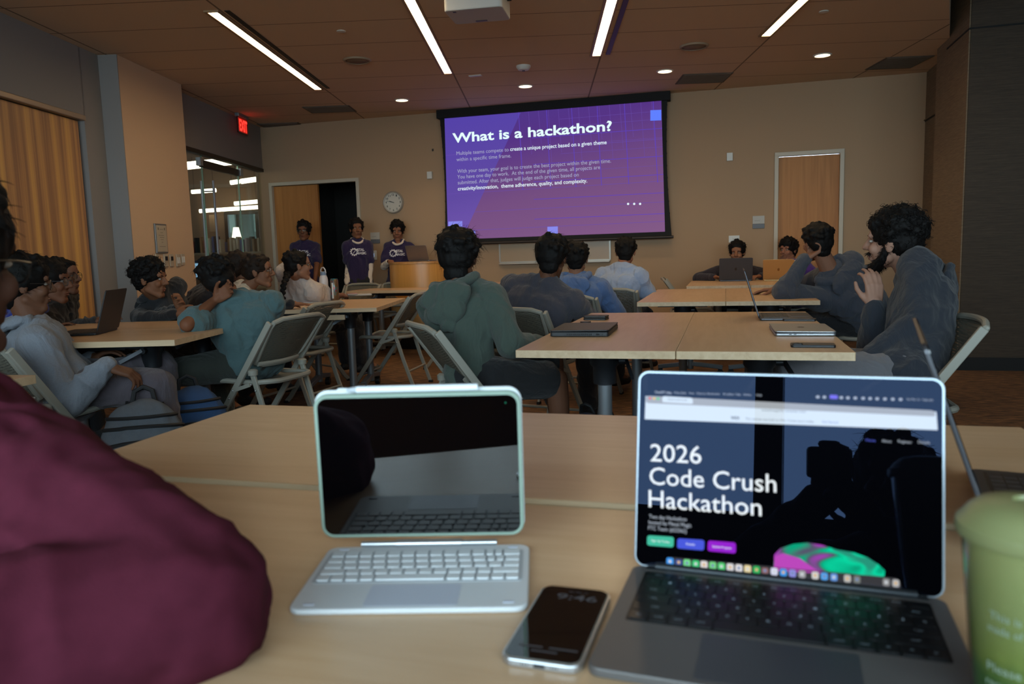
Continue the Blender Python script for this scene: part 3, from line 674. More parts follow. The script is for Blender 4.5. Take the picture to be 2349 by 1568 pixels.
for ci, (cb, ca, lab) in enumerate(cases):
    t = thing('bookcase', lab, 'bookcase', ab(ca, cb, 0), TA, 'library bookcases')
    for s in (-.95, .95):
        mb = MB(); mb.box((s, 0, .66), (.04, .42, 1.32)); obj('side_panel', mb, SHELF, t)
    for z in (.1, .48, .86, 1.24): mb = MB(); mb.box((0, 0, z), (1.86, .38, .025)); obj('shelf', mb, SHW, t)
    for z in (.8725, 1.2525):
        x = -.88
        while x < .85:
            if rng.random() < .12: x += .12; continue
            k = rng.randrange(len(BK)); pr = protos[k]
            if k in first: o = pr.copy(); C.objects.link(o)
            else: o = pr; first.add(k)
            loc = ab(ca, cb, 0) + Vector((x * math.cos(TA), x * math.sin(TA), z)) - AX * .09
            o.location = loc; o.rotation_euler = (0, 0, TA + rad(90)); o.scale = (1, 1, rng.uniform(.82, 1.12))
            cn = ['red', 'cream', 'blue', 'tan', 'white', 'green', 'black'][k]
            tag(o, '%s book on the %s shelf of the %s library bookcase beyond the glass' % (cn, 'top' if z > 1 else 'third', ['near', 'middle', 'far'][ci]), 'book', '%s books %s %d' % (cn, 'top' if z > 1 else 'third', ci)); bi += 1
            x += .040 + rng.random() * .05
for px0, py0, px1, py1, D, lab, nm, col in ((488, 545, 500, 570, 14.0, 'dark notice board hung in the library', 'notice_board', (60, 46, 36)), (480, 493, 495, 531, 17.2, 'tan banner on the far library wall', 'wall_banner', (140, 112, 84))):
    p, q = atd(px0, py0, D), atd(px1, py1, D); mb = MB(); mb.box((p + q) / 2, (abs(q.x - p.x), .02, abs(p.z - q.z))); tag(obj(nm, mb, mat(nm + ' face', col, .7)), lab, 'board')
p = atd(440, 620, 11.5); t = thing('library_monitor', 'lit blue computer monitor in the library beyond the glass', 'monitor', p, rad(15))
mb = MB(); mb.box((0, 0, 0), (.34, .03, .24)); obj('case', mb, BLACK, t)
mb = MB(); mb.box((0, -.017, 0), (.31, .002, .21)); obj('display', mb, emis('library display', (.35, .6, .9), .8), t)
mb = MB(); mb.cyl((0, .02, -.12), (0, .02, -.24), .02); mb.cyl((0, .02, -.24), (0, .02, -.25), .09); obj('stand', mb, BLACK, t)
t = thing('library_desk', 'long pale desk in the library beyond the glass', 'desk', (p.x + .3, p.y, 0), TA)
mb = MB(); mb.box((0, 0, p.z - .265), (2.4, .7, .03)); obj('desktop', mb, TABLE, t)
for s in (-1.1, 1.1): mb = MB(); mb.box((s, 0, (p.z - .28) / 2), (.04, .6, p.z - .28)); obj('leg', mb, SHW, t)
p = atd(543, 545, 15.0); t = thing('table_lamp', 'small lit lamp standing in front of the library window', 'lamp', p)
mb = MB(); mb.lathe([(.09, .0), (.05, .2), (.001, .2)], n=16); obj('lamp_shade', mb, emis('lamp glow', (1, .86, .6), 5), t)
mb = MB(); mb.cyl((0, 0, 0), (0, 0, -p.z + .9), .012); mb.cyl((0, 0, -p.z + .9), (0, 0, -p.z + .88), .08); obj('base', mb, DKMET, t)
# ---------------------------------------------------------------- tables
def make_table(L, Wd, label, loc, rz, group, zt=.74):
    """flip-top training table, long side along local x, origin on the floor under its middle"""
    t = thing('training_table', label, 'table', loc, rz, group)
    mb = MB(); mb.box((0, 0, zt - .014), (L - .004, Wd - .004, .028)); obj('tabletop', mb, TABLE, t, bevel=.002)
    mb = MB(); P = rrect(L, Wd, .004, 2); Q = rrect(L - .006, Wd - .006, .003, 2)
    z0, z1 = zt - .0285, zt - .0008
    n = len(P); V = [(x, y, z0) for x, y in P] + [(x, y, z1) for x, y in P] + [(x, y, z0) for x, y in Q] + [(x, y, z1) for x, y in Q]; Fs = []
    for i in range(n):
        j = (i + 1) % n; Fs += [(i, j, n + j, n + i), (2 * n + j, 2 * n + i, 3 * n + i, 3 * n + j), (n + i, n + j, 3 * n + j, 3 * n + i), (j, i, 2 * n + i, 2 * n + j)]
    mb.add(V, Fs); obj('edge_band', mb, EDGE, t)
    mb = MB(); mb.box((0, 0, zt - .055), (L - .62, .05, .04)); mb.box((0, -.12, zt - .045), (L - .66, .03, .03)); obj('beam', mb, DKMET, t)
    for s in (-1, 1):
        x = s * (L / 2 - .27)
        lg = obj('leg', MB().cyl((x, 0, .07), (x, 0, zt - .12), .028, n=18), GRMET, t, smooth=True)
        mb = MB(); mb.lathe([(.03, zt - .17), (.046, zt - .165), (.048, zt - .10), (.06, zt - .085), (.06, zt - .045), (.03, zt - .03)], (x, 0, 0), 20); mb.box((x, 0, zt - .04), (.11, .34, .02))
        obj('leg_collar', mb, DKMET, t, smooth=True)
        mb = MB(); mb.cyl((x - s * .0, -.05, zt - .075), (x, -.085, zt - .075), .014); mb.bar([(x, -.085, zt - .07), (x - .10, -.12, zt - .125)], .018, .012, (0, 1, 0)); obj('release_lever', mb, DKMET, t, smooth=True)
        mb = MB(); mb.bar([(x, -.27, .085), (x, -.10, .105), (x, 0, .115), (x, .10, .105), (x, .27, .085)], .035, .045, (1, 0, 0)); obj('foot', mb, GRMET, t, bevel=.004)
        for q in (-.25, .25):
            mb = MB(); mb.cyl((x - .018, q, .032), (x + .018, q, .032), .032, n=16); mb.box((x, q, .062), (.03, .035, .03)); obj('caster', mb, BLACK, t, smooth=True)
    return t
LT, WT = 1.68, .585
xs = (-.755 + WT / 2, -.755 + WT * 1.5 + .002)
for i, x in enumerate(xs):
    make_table(LT, WT, ['middle table with the closed black laptop on it', 'middle table with the silver laptop and the side-on open laptop'][i], (x, 2.72 + LT / 2, 0), rad(90), 'tables in the middle block, right of the green hoodie')
xs = (-.585 + WT / 2, -.585 + WT * 1.5 + .002)
for i, x in enumerate(xs):
    make_table(LT, WT, ['empty table behind the closed black laptop, left of a pair', 'table the man in the blue-grey hoodie rests his elbow on'][i], (x, 5.25 + LT / 2, 0), rad(90), 'tables in the second block')
for i, x in enumerate((-.36 + WT / 2, -.36 + WT * 1.5 + .002)):
    make_table(1.22, WT, ['farthest right-hand table, holding the dark grey laptop', 'farthest right-hand table, holding the gold laptop'][i], (x, 7.42 + .61, 0), rad(90), 'tables in the far right block')
# near block, turned a little less: rows across the frame
make_table(LT, WT - .005, 'near table carrying the tablet, the phone and the open silver laptop', (-1.133 + LT / 2, 1.035 - WT / 2, 0), 0, 'near tables')
make_table(LT, WT - .005, 'near table just beyond the seam, empty except for the edge-on laptop', (-1.14 + LT / 2, 1.04 + WT / 2, 0), 0, 'near tables', .745)
make_table(LT, WT - .005, 'table continuing beyond the right edge, next to the green drink', (-1.12 + LT * 1.5 + .003, 1.05 - WT / 2, 0), 0, 'near tables')
make_table(LT, WT - .005, 'table continuing beyond the right edge, under the edge-on laptop', (-1.12 + LT * 1.5 + .003, 1.04 + WT / 2, 0), 0, 'near tables', .745)
# left block and the middle-left block, turned with the left wall
def ablock(cx, cy, labels, grp, Ls=(LT, LT)):
    for k, lb in enumerate(labels):
        L = Ls[k]
        c = Vector((cx, cy, 0)) - BX * (L / 2) + AX * (WT / 2 + k * (WT + .003)); tt = make_table(L, WT, lb, c, TA, grp)
        if 'white bottle and' in lb: mb = MB(); mb.box((.05, -WT / 2 + .03, .675), (1.1, .02, .035)); obj('lower_rail', mb, EDGE, tt)
ablock(-2.50, 3.01, ['left table the open black laptop stands on', 'left table in front of the boy in the black hoodie'], 'left tables', (1.30, 1.30))
ablock(-2.405, 4.99, ['table with the white bottle and tall can', 'table with the notebooks, behind the white bottle'], 'middle left tables', (LT, .98))
make_table(LT, WT, 'long pale table right in front of the lectern', (-3.98 + LT / 2, 7.52 + WT / 2, 0), 0, 'front tables')
make_table(LT, WT, 'long table under the whiteboard, farthest of all', (-3.12 + LT / 2, 8.45, 0), 0, 'front tables', .765)
make_table(LT, WT, 'small corner of a table at the left edge beside the grey hoodie', (-2.20 - LT / 2, 1.84 - .2, 0), TA * .4, 'left edge tables')

# ---------------------------------------------------------------- chairs
MESHP = bpy.data.materials.new('perforated chair mesh'); MESHP.use_nodes = True; nt = MESHP.node_tree; b = nt.nodes['Principled BSDF']
b.inputs['Base Color'].default_value = (*lin((96, 93, 82)), 1); b.inputs['Roughness'].default_value = .55
tc = nt.nodes.new('ShaderNodeTexCoord'); vo = nt.nodes.new('ShaderNodeTexVoronoi'); vo.inputs['Scale'].default_value = 130; vo.inputs['Randomness'].default_value = .15
nt.links.new(tc.outputs['Object'], vo.inputs['Vector']); ls = nt.nodes.new('ShaderNodeMath'); ls.operation = 'GREATER_THAN'; ls.inputs[1].default_value = .43
nt.links.new(vo.outputs['Distance'], ls.inputs[0]); nt.links.new(ls.outputs[0], b.inputs['Alpha'])
CHR = mat('chair frame', (142, 139, 128), .5)
def make_chair():
    t = thing('folding_chair', 'folding chair', 'chair')
    w = .238
    top, foot = Vector((0, -.275, .775)), Vector((0, .27, .012))
    d = (foot - top).normalized(); on = lambda z: top + (foot - top) * ((top.z - z) / (top.z - foot.z))
    for s in (-1, 1):
        mb = MB(); X = Vector((s * w, 0, 0)); P = [on(.77) + X, on(.5) + X, on(.2) + X, on(.05) + X, foot + X + Vector((0, .012, 0))]
        mb.bar(P, .034, .02, (1, 0, 0)); obj('side_post', mb, CHR, t, bevel=.004)
        mb = MB(); h = on(.485) + X + Vector((-s * .024, -.05, 0)); f = Vector((s * (w - .024), -.27, .012)); mb.bar([h, h.lerp(f, .5) + Vector((0, .006, 0)), f], .03, .018, (1, 0, 0)); obj('rear_leg', mb, CHR, t, bevel=.004)
        mb = MB(); mb.bar([h + Vector((0, .0, -.05)) + Vector((s * .03, 0, 0)), on(.40) + X + Vector((s * .013, 0.0, 0))], .02, .008, (1, 0, 0))
        mb.lathe([(.026, -.014), (.028, .012), (.018, .02), (.001, .021)], h + Vector((0, 0, .012)), 14); obj('hinge_link', mb, CHR, t, smooth=True)
        mb = MB()
        for q in (h + Vector((s * .022, 0, -.05)), on(.40) + X + Vector((s * .014, 0, 0)), on(.355) + X + Vector((s * .012, 0, 0)), Vector((s * (w - .012), h.y - .02, .40))): mb.ell(q, .0065, n=8, m=5)
        obj('rivet', mb, STEEL, t, smooth=True)
        mb = MB(); mb.box(foot + X + Vector((0, .01, -.002)), (.026, .04, .02)); mb.box(f + Vector((0, -.004, -.002)), (.024, .036, .02)); obj('foot_cap', mb, RUB, t, bevel=.003)
    mb = MB(); q = on(.13); mb.cyl((-w, q.y, q.z), (w, q.y, q.z), .009); mb.cyl((-(w - .03), -.225, .16), (w - .03, -.225, .16), .009); obj('stretcher', mb, CHR, t, smooth=True)
    # seat: contoured pan and rim
    mb = MB(); NX, NY = 10, 10; V = []; Fs = []
    def sz(x, y): return .445 - .022 * math.exp(-((y + .02) / .13) ** 2) + .012 * (x / .2) ** 2 - (.03 * max(0, (y - .14) / .08) ** 2)
    for j in range(NY + 1):
        for i in range(NX + 1):
            u, v = i / NX * 2 - 1, j / NY * 2 - 1; f = math.sqrt(1 - .18 * u * u * v * v * 2); x, y = u * .19 * f, v * .205 * f + .0; V.append((x, y, sz(x, y)))
    for j in range(NY):
        for i in range(NX): Fs.append((j * 11 + i, j * 11 + i + 1, j * 11 + i + 12, j * 11 + i + 11))
    n = len(V); V += [(x, y, z - .006) for x, y, z in V]; Fs += [tuple(n + k for k in reversed(f)) for f in Fs]; mb.add(V, Fs); obj('seat', mb, mat('chair seat pan', (96, 94, 86), .6), t, smooth=True)
    mb = MB(); P = rrect(.405, .43, .09, 6); P.append(P[0]); P.append(P[1]); mb.tube([(x, y, sz(x * .95, y * .95) - .004) for x, y in P], .0145, 8); obj('seat_frame', mb, CHR, t, smooth=True)
    # back: curved perforated panel inside a moulded frame, reaching from z .55 to .84
    def bp(u, v):     # u -1..1 across, v 0..1 bottom to top
        hw = (.195 + .022 * v) * (1 - .10 * (1 - v) ** 3); z = .530 + .250 * v + .012 * (1 - u * u) * (v - .35); p = on(min(.775, z)); p = Vector((0, top.y - (z - .775) * .3 if z > .775 else p.y, z))
        return Vector((u * hw, p.y - .028 * (1 - u * u) - .006, p.z))
    mb = MB(); V = []; Fs = []
    for j in range(9):
        for i in range(13): V.append(bp((i / 6 - 1) * .97, .04 + .92 * j / 8))
    for j in range(8):
        for i in range(12): Fs.append((j * 13 + i, j * 13 + i + 1, j * 13 + i + 14, j * 13 + i + 13))
    mb.add(V, Fs); o = obj('backrest', mb, MESHP, t, smooth=True)
    sdf = o.modifiers.new('thickness', 'SOLIDIFY'); sdf.thickness = .002
    mb = MB(); P = []
    for k in range(9): P.append(bp(-1 + .25 * k, 1.0) + Vector((0, 0, -.012 if k in (0, 8) else 0)))
    for k in range(1, 6): P.append(bp(1, 1 - k / 6))
    for k in range(9): P.append(bp(1 - .25 * k, 0) + Vector((0, 0, .016 if k in (0, 8) else 0)))
    for k in range(1, 6): P.append(bp(-1, k / 6))
    P.append(P[0]); P.append(P[1]); mb.tube(P, .0135, 8); mb.tube([bp(-.95 + .19 * k, .035) + Vector((0, -.002, 0)) for k in range(11)], .015, 8); obj('back_frame', mb, CHR, t, smooth=True)
    return t
chair0 = make_chair(); used = [0]; CH = []
def chair(x, y, deg, label, group='mesh folding chairs', s=1.0):
    """deg: the way the sitter faces, 0 = +x, 90 = towards the screen"""
    rz = rad(deg - 90)
    if not used[0]:
        used[0] = 1; o = chair0; o.location = (x, y, 0); o.rotation_euler = (0, 0, rz); o['label'] = label; o['group'] = group
    else: o = dup(chair0, (x, y, 0), rz, label, group)
    CH.append(o); return o
for a in [(-3.00, 2.68, 86, 'folding chair under the person in the grey hoodie'),
          (-2.56, 3.78, 174, 'folding chair under the person in the teal shirt'),
          (-3.0, 4.86, 176, 'empty folding chair directly behind the teal shirt, its mesh back half covered'),
          (-2.74, 5.92, 184, 'empty folding chair in the aisle between the teal shirt and the green hoodie'),
          (-1.13, 3.42, 38, 'folding chair under the person in the green hoodie'),
          (.66, 3.44, 180, 'folding chair under the bearded man'),
          (-1.12, 4.42, 75, 'folding chair hidden under the person in the dark grey shirt'),
          (-1.05, 5.55, 80, 'folding chair hidden under the person in the light blue hoodie'),
          (-.88, 6.42, 82, 'folding chair with its post showing left of the pale blue tee'),
          (1.0, 5.82, 160, 'folding chair under the man in the blue-grey hoodie'),
          (-.34, 8.25, 4, 'empty folding chair at the left end of the far right tables'),
          (.08, 8.72, 265, 'folding chair under the boy behind the dark grey laptop'),
          (.66, 8.68, 255, 'folding chair under the person gesturing in a purple tee'),
          (atd(803, 650, 8.75).x, atd(803, 650, 8.75).y, 265, 'empty folding chair right of the tall can'),
          (atd(885, 650, 8.85).x, atd(885, 650, 8.85).y, 262, 'empty folding chair left of the lectern foot'),
          (-2.55, 7.1, 185, 'empty folding chair whose back shows just right of the green hoodie'),
          (-2.25, 7.85, 190, 'empty folding chair seen side-on right of the green hoodie head'),
          (-2.35, 8.9, 270, 'empty folding chair left of the dark-shirted head under the whiteboard'),
          (-1.78, 8.92, 270, 'empty folding chair at the right half of the table under the whiteboard'),
          (atd(440, 690, 5.9).x, atd(440, 690, 5.9).y, 262, 'empty folding chair with a pale back between the black hoodie and the glass wall'),
          (-3.62, 6.03, 60, 'folding chair under the girl with the braid'),
          (-3.02, 4.35, 165, 'folding chair under the person resting a fist on the cheek'),
          (-2.98, 4.62, 60, 'folding chair under the girl in the cream vest')]:
    if a[3].startswith('folding chair under the person resting') or a[3].startswith('folding chair under the girl in the cream'): continue
    chair(*a)

# ---------------------------------------------------------------- lectern
lp_ = atd(957, 600, 9.15); lc = Vector((lp_.x, lp_.y, 0)); t = thing('lectern', 'curved wooden lectern with the presenter behind it', 'lectern', lc)
mb = MB(); Rg = []
arc = [(.345 * math.cos(a), .0 - .26 * math.sin(a)) for a in [rad(180 * k / 20) for k in range(21)]]
out_ = [(x, y) for x, y in arc]; inn = [(x * .95, y * .93) for x, y in reversed(arc)]
mb.prism(out_ + inn, .22, 1.005); obj('curved_front', mb, wood('lectern veneer', (206, 150, 78), (190, 134, 66), (30, 30, 1.2), .35), t, smooth=True)
mb = MB(); mb.prism([(x * 1.03, y * 1.04) for x, y in arc] + [(-.355, .26), (.355, .26)], 1.005, 1.03); obj('top', mb, VENEER, t, bevel=.003)
mb = MB(); mb.prism([(x * .9, y * .88) for x, y in arc] + [(-.31, .2), (.31, .2)], .0, .22); obj('plinth', mb, BLACK, t)
for s in (-.33, .33): mb = MB(); mb.box((s, .12, .62), (.025, .28, .80)); obj('side_panel', mb, VENEER, t)

# ---------------------------------------------------------------- laptops
ALU = mat('laptop aluminium', (150, 152, 156), .36, .85); ALUD = mat('laptop space grey', (74, 74, 78), .4, .8); GOLD = mat('laptop gold', (190, 146, 92), .38, .7)
KEY = mat('laptop key', (14, 14, 16), .5); SCR = mat('switched-off display glass', (5, 5, 7), .04, spec=.8)
BLKL = mat('laptop matte black', (26, 27, 30), .5)
def mark(name, c, ex, up, r, m, par):
    """small rounded emblem (bitten disc with a leaf) on a lid"""
    mb = MB(); c = Vector(c); ex = Vector(ex).normalized(); up = Vector(up).normalized(); n_ = ex.cross(up).normalized() * .0006; P = []
    for k in range(28):
        a = 2 * math.pi * k / 28; q = r * (1 - .07 * math.cos(2 * a + .3)); x, y = q * math.cos(a) * .92, q * math.sin(a)
        if math.hypot(x - r * 1.05, y - r * .12) < r * .42: x = r * 1.05 - math.sqrt(max(0, (r * .42) ** 2 - (y - r * .12) ** 2))
        P.append((x, y))
    for s_ in (1,):
        mb.rings([[c + ex * x + up * y + n_ * k for x, y in P] for k in (0, 1)])
    L = [(0, r * 1.1), (r * .28, r * 1.2), (r * .4, r * 1.55), (r * .1, r * 1.42)]; mb.rings([[c + ex * x + up * y + n_ * k for x, y in L] for k in (0, 1)])
    return obj(name, mb, m, par)
def laptop(label, loc, rz, w, d, body, opening, lid_h=None, group=None, keys=True, thick=.010, logo=None, vents=False):
    """origin under the hinge centre; base reaches towards local -y, lid opens 'opening' degrees from closed"""
    t = thing('laptop', label, 'laptop', loc, rz, group); lh = lid_h or d
    mb = MB(); mb.prism(rrect(w, d, .012, 4, (0, -d / 2)), .002, .002 + thick); obj('base', mb, body, t, bevel=.002)
    mb = MB()
    for x in (-w / 2 + .03, w / 2 - .03):
        for y in (-.03, -d + .03): mb.cyl((x, y, 0), (x, y, .003), .008, n=10)
    obj('rubber_foot', mb, RUB, t)
    a = rad(opening); z0 = .004 + thick
    u = Vector((0, -math.cos(a), math.sin(a))); n_ = Vector((0, math.sin(a), math.cos(a)))   # u: hinge -> lid edge, n_: outward back of the lid
    T = Matrix(((1, 0, 0, 0), (0, u.y, n_.y, 0), (0, u.z, n_.z, z0), (0, 0, 0, 1)))
    mb = MB(); mb.prism(rrect(w, lh, .012, 4, (0, lh / 2)), 0, .005, T); lid = obj('lid', mb, body, t, bevel=.001)
    if opening > 20:
        mb = MB(); mb.prism(rrect(w - .006, lh - .006, .010, 4, (0, lh / 2)), -.0012, 0, T); obj('display', mb, SCR, t)
        if keys:
            mb = MB(); kw, kd = w * .86, d * .46; y0 = -.02
            mb.box((0, y0 - kd / 2, .0025 + thick), (kw + .008, kd + .008, .001)); obj('key_well', mb, KEY, t)
            mb = MB()
            for r_ in range(6):
                nk = 14 if r_ < 5 else 8; ph = kd / 6
                for k in range(nk):
                    if r_ == 5: ws = [1, 1, 1, 5.2, 1, 1, 1.6, 1.2]; tot = sum(ws); x0 = -kw / 2 + kw * sum(ws[:k]) / tot; kwk = kw * ws[k] / tot
                    else: x0 = -kw / 2 + kw * k / nk; kwk = kw / nk
                    mb.box((x0 + kwk / 2, y0 - ph * (r_ + .5), .0036 + thick), (kwk - .0022, ph - .0022, .0012))
            obj('keys', mb, mat('laptop key top', (26, 26, 29), .45), t)
            mb = MB(); mb.box((0, -d + d * .22, .0023 + thick), (w * .4, d * .34, .0008)); obj('trackpad', mb, body, t)
    mb = MB(); mb.cyl((-w * .4, 0, .004 + thick), (w * .4, 0, .004 + thick), .0045, n=10); obj('hinge', mb, BLKL, t, smooth=True)
    if logo: mark('emblem', Vector((0, 0, z0)) + u * lh / 2 + n_ * .0052, (1 if opening < 20 else -1, 0, 0), u, .014, logo, t)
    if vents:
        mb = MB()
        for k in range(14): mb.box((w / 2 + .0004, -d * .5 + k * .0075 - .04, .009), (.001, .004, .006))
        mb.box((w / 2 + .0004, -d * .82, .009), (.001, .012, .005)); obj('vent', mb, BLACK, t)
    return t
EMB = mat('dark emblem', (60, 56, 52), .25, .6)
# closed ones on the middle tables
t = laptop('closed matte black laptop on the left middle table', (-.725, 3.335, .74), rad(90) + rad(1), .35, .25, BLKL, .5, thick=.018, vents=False)
mb = MB()
for k in range(13): mb.box((-.1755, -.075 - k * .0085, .010), (.0012, .0045, .007))
mb.box((-.1765, -.205, .010), (.0012, .014, .006)); mb.box((-.1765, -.225, .010), (.0012, .004, .004)); obj('vent', mb, RUB, t)
t = laptop('closed silver laptop on the right middle table, nearest the bearded man', (.415, 3.36, .74), rad(-90) + rad(1), .325, .228, ALU, .5, logo=EMB)
mb = MB(); mb.box((.163, -.17, .0075), (.001, .010, .003)); mb.box((.163, -.152, .0075), (.001, .010, .003)); obj('port', mb, BLACK, t)
laptop('open dark laptop seen edge-on on the right middle table', (.160, 4.03, .74), rad(90) - rad(.2), .34, .245, ALUD, 107)
laptop('open laptop seen edge-on at the right, behind the green drink', (.325, 1.10, .745), rad(90) - rad(10.4), .34, .24, ALUD, 109)
LTL = laptop('open black laptop on the left table, facing left', atz(247, 762), rad(-66), .31, .225, BLKL, 106)
laptop('dark grey laptop in front of the boy at the far right tables', (.10, 8.33, .74), rad(180) + rad(2), .335, .235, ALUD, 104, logo=EMB)
laptop('gold laptop beside the dark grey one at the far right tables', (.52, 8.27, .74), rad(180) - rad(4), .30, .215, GOLD, 108, logo=mat('gold emblem', (150, 110, 66), .2, .8))
laptop('silver laptop open on the lectern', (lc.x + .03, lc.y - .02, 1.032), rad(180) - rad(6), .28, .19, ALU, 112)

# ---------------------------------------------------------------- phones and small things on the tables
def phone(label, loc, rz, col=(20, 20, 23), cams=True, face_up=False, w=.072, l=.148, th=.0095):
    t = thing('phone', label, 'phone', loc, rz)
    mb = MB(); mb.prism(rrect(w, l, .011, 5), .0, th); obj('body', mb, mat('phone body %d' % col[0], col, .4), t, bevel=.002)
    mb = MB(); mb.prism(rrect(w - .004, l - .004, .010, 5), th, th + .0006); obj('glass_face', mb, SCR if face_up else mat('phone back', (30, 30, 34), .35), t)
    if cams:
        mb = MB(); mb.prism(rrect(.034, .036, .008, 4, (-w / 2 + .021, l / 2 - .022)), th, th + .003)
        for dx, dy in ((-.008, .008), (-.008, -.008), (.008, 0)): mb.cyl((-w / 2 + .021 + dx, l / 2 - .022 + dy, th + .003), (-w / 2 + .021 + dx, l / 2 - .022 + dy, th + .005), .006, n=14)
        obj('camera_bump', mb, BLACK, t)
    return t
phone('black phone in a case lying near the front edge of the right middle table', (.298, 2.872, .74), rad(88))
phone('black phone lying in front of the side-on open laptop', (.34, 3.865, .74), rad(82), cams=False)
t = thing('wallet', 'thick black wallet lying at the far left corner of the left middle table', 'wallet', (-.655, 3.97, .74), rad(-4))
mb = MB(); mb.prism(rrect(.12, .085, .008, 4), 0, .010); mb.prism(rrect(.12, .085, .008, 4), .0115, .022); obj('leather', mb, mat('black leather', (22, 20, 20), .5, bump=.3), t, bevel=.002)
t = thing('puck_charger', 'small black disc on a card behind the closed black laptop', 'charger', (-.665, 3.65, .74), rad(10))
mb = MB(); mb.box((0, 0, .004), (.13, .08, .008)); obj('card', mb, BLKL, t); mb = MB(); mb.cyl((.01, 0, .008), (.01, 0, .02), .026, n=20); obj('disc', mb, BLACK, t, smooth=True)
# water bottle with loop lid
p = atz(741, 690, .74); t = thing('water_bottle', 'tall white water bottle with a loop lid on the middle left table', 'bottle', (p.x, p.y + .03, .74))
p.y += .03
WBT = mat('white bottle coat', (196, 190, 190), .4)
mb = MB(); mb.lathe([(.034, 0), (.037, .004), (.037, .17), (.034, .195), (.026, .215), (.024, .22)], n=28); obj('body', mb, WBT, t, smooth=True)
mb = MB(); mb.lathe([(.026, .218), (.026, .245), (.018, .25), (.001, .25)], n=24); obj('lid', mb, mat('bottle lid blue grey', (110, 128, 150), .5), t, smooth=True)
mb = MB(); mb.tube([(-.02, 0, .235), (-.023, 0, .262), (-.012, 0, .282), (.006, 0, .284), (.02, 0, .265), (.023, 0, .235)], .0055, 8); obj('loop_handle', mb, WBT, t, smooth=True)
p = atz(765, 691, .74); t = thing('drink_can', 'tall drink can with a red and teal print beside the white bottle', 'can', (p.x, p.y + .03, .74))
CANM = mat('can print', (120, 90, 60), .3, .4); nt, b = nodes_of(CANM); tx = mapped(nt, (28, 28, 16), Scale=1.0, Detail=2.0)
r = ramp(nt, tx.outputs['Fac'], [(.36, lin((150, 30, 30))), (.44, lin((70, 110, 110))), (.5, lin((110, 84, 56))), (.6, lin((104, 80, 58)))]); nt.links.new(r.outputs[0], b.inputs['Base Color'])
mb = MB(); mb.lathe([(.026, 0), (.033, .01), (.033, .175), (.026, .187)], n=26); obj('body', mb, CANM, t, smooth=True)
mb = MB(); mb.lathe([(.027, .186), (.0275, .19), (.025, .19), (.024, .186), (.001, .186)], n=26); obj('lid', mb, mat('can teal', (50, 120, 130), .3, .7), t, smooth=True)
mb = MB(); mb.box((0, -.0335, .09), (.014, .001, .13)); obj('label_stripe', mb, WHITEP, t)
def slab(name, label, cat, px0, py0, px1, py1, d, h, m, m2=None, z=.74, rz=0):
    a, b_ = atz(px0, py0, z), atz(px1, py1, z); c = (a + b_) / 2; t = thing(name, label, cat, (c.x, c.y, z), math.atan2(b_.y - a.y, b_.x - a.x) + rz)
    w = (b_ - a).length; mb = MB(); mb.box((0, 0, h / 2), (w, d, h)); obj('pages', mb, m, t, bevel=.001)
    mb = MB(); mb.box((0, 0, h + .0008), (w + .004, d + .004, .0016)); obj('cover', mb, m2 or m, t); return t
PAP = mat('notebook pages', (200, 188, 176), .7); PINK = mat('pink cover', (206, 130, 124), .5)
slab('notebook', 'white notebook lying under the pink one', 'notebook', 783, 679, 850, 676, .15, .012, PAP, WHITEP)
slab('notebook', 'small pink notebook on top of the white one', 'notebook', 796, 676, 819, 675, .10, .012, PAP, PINK, z=.7545)
slab('notebook', 'pink notebook lying left of the white bottle', 'notebook', 697, 694, 722, 693, .12, .008, PAP, PINK)
slab('paper_sheet', 'sheet of paper beside the pink notebook', 'paper', 722, 694, 734, 694, .14, .002, PAP, PAP)
t = phone('dark phone under the hand on the middle left table', atz(672, 697, .74), rad(70), cams=False)

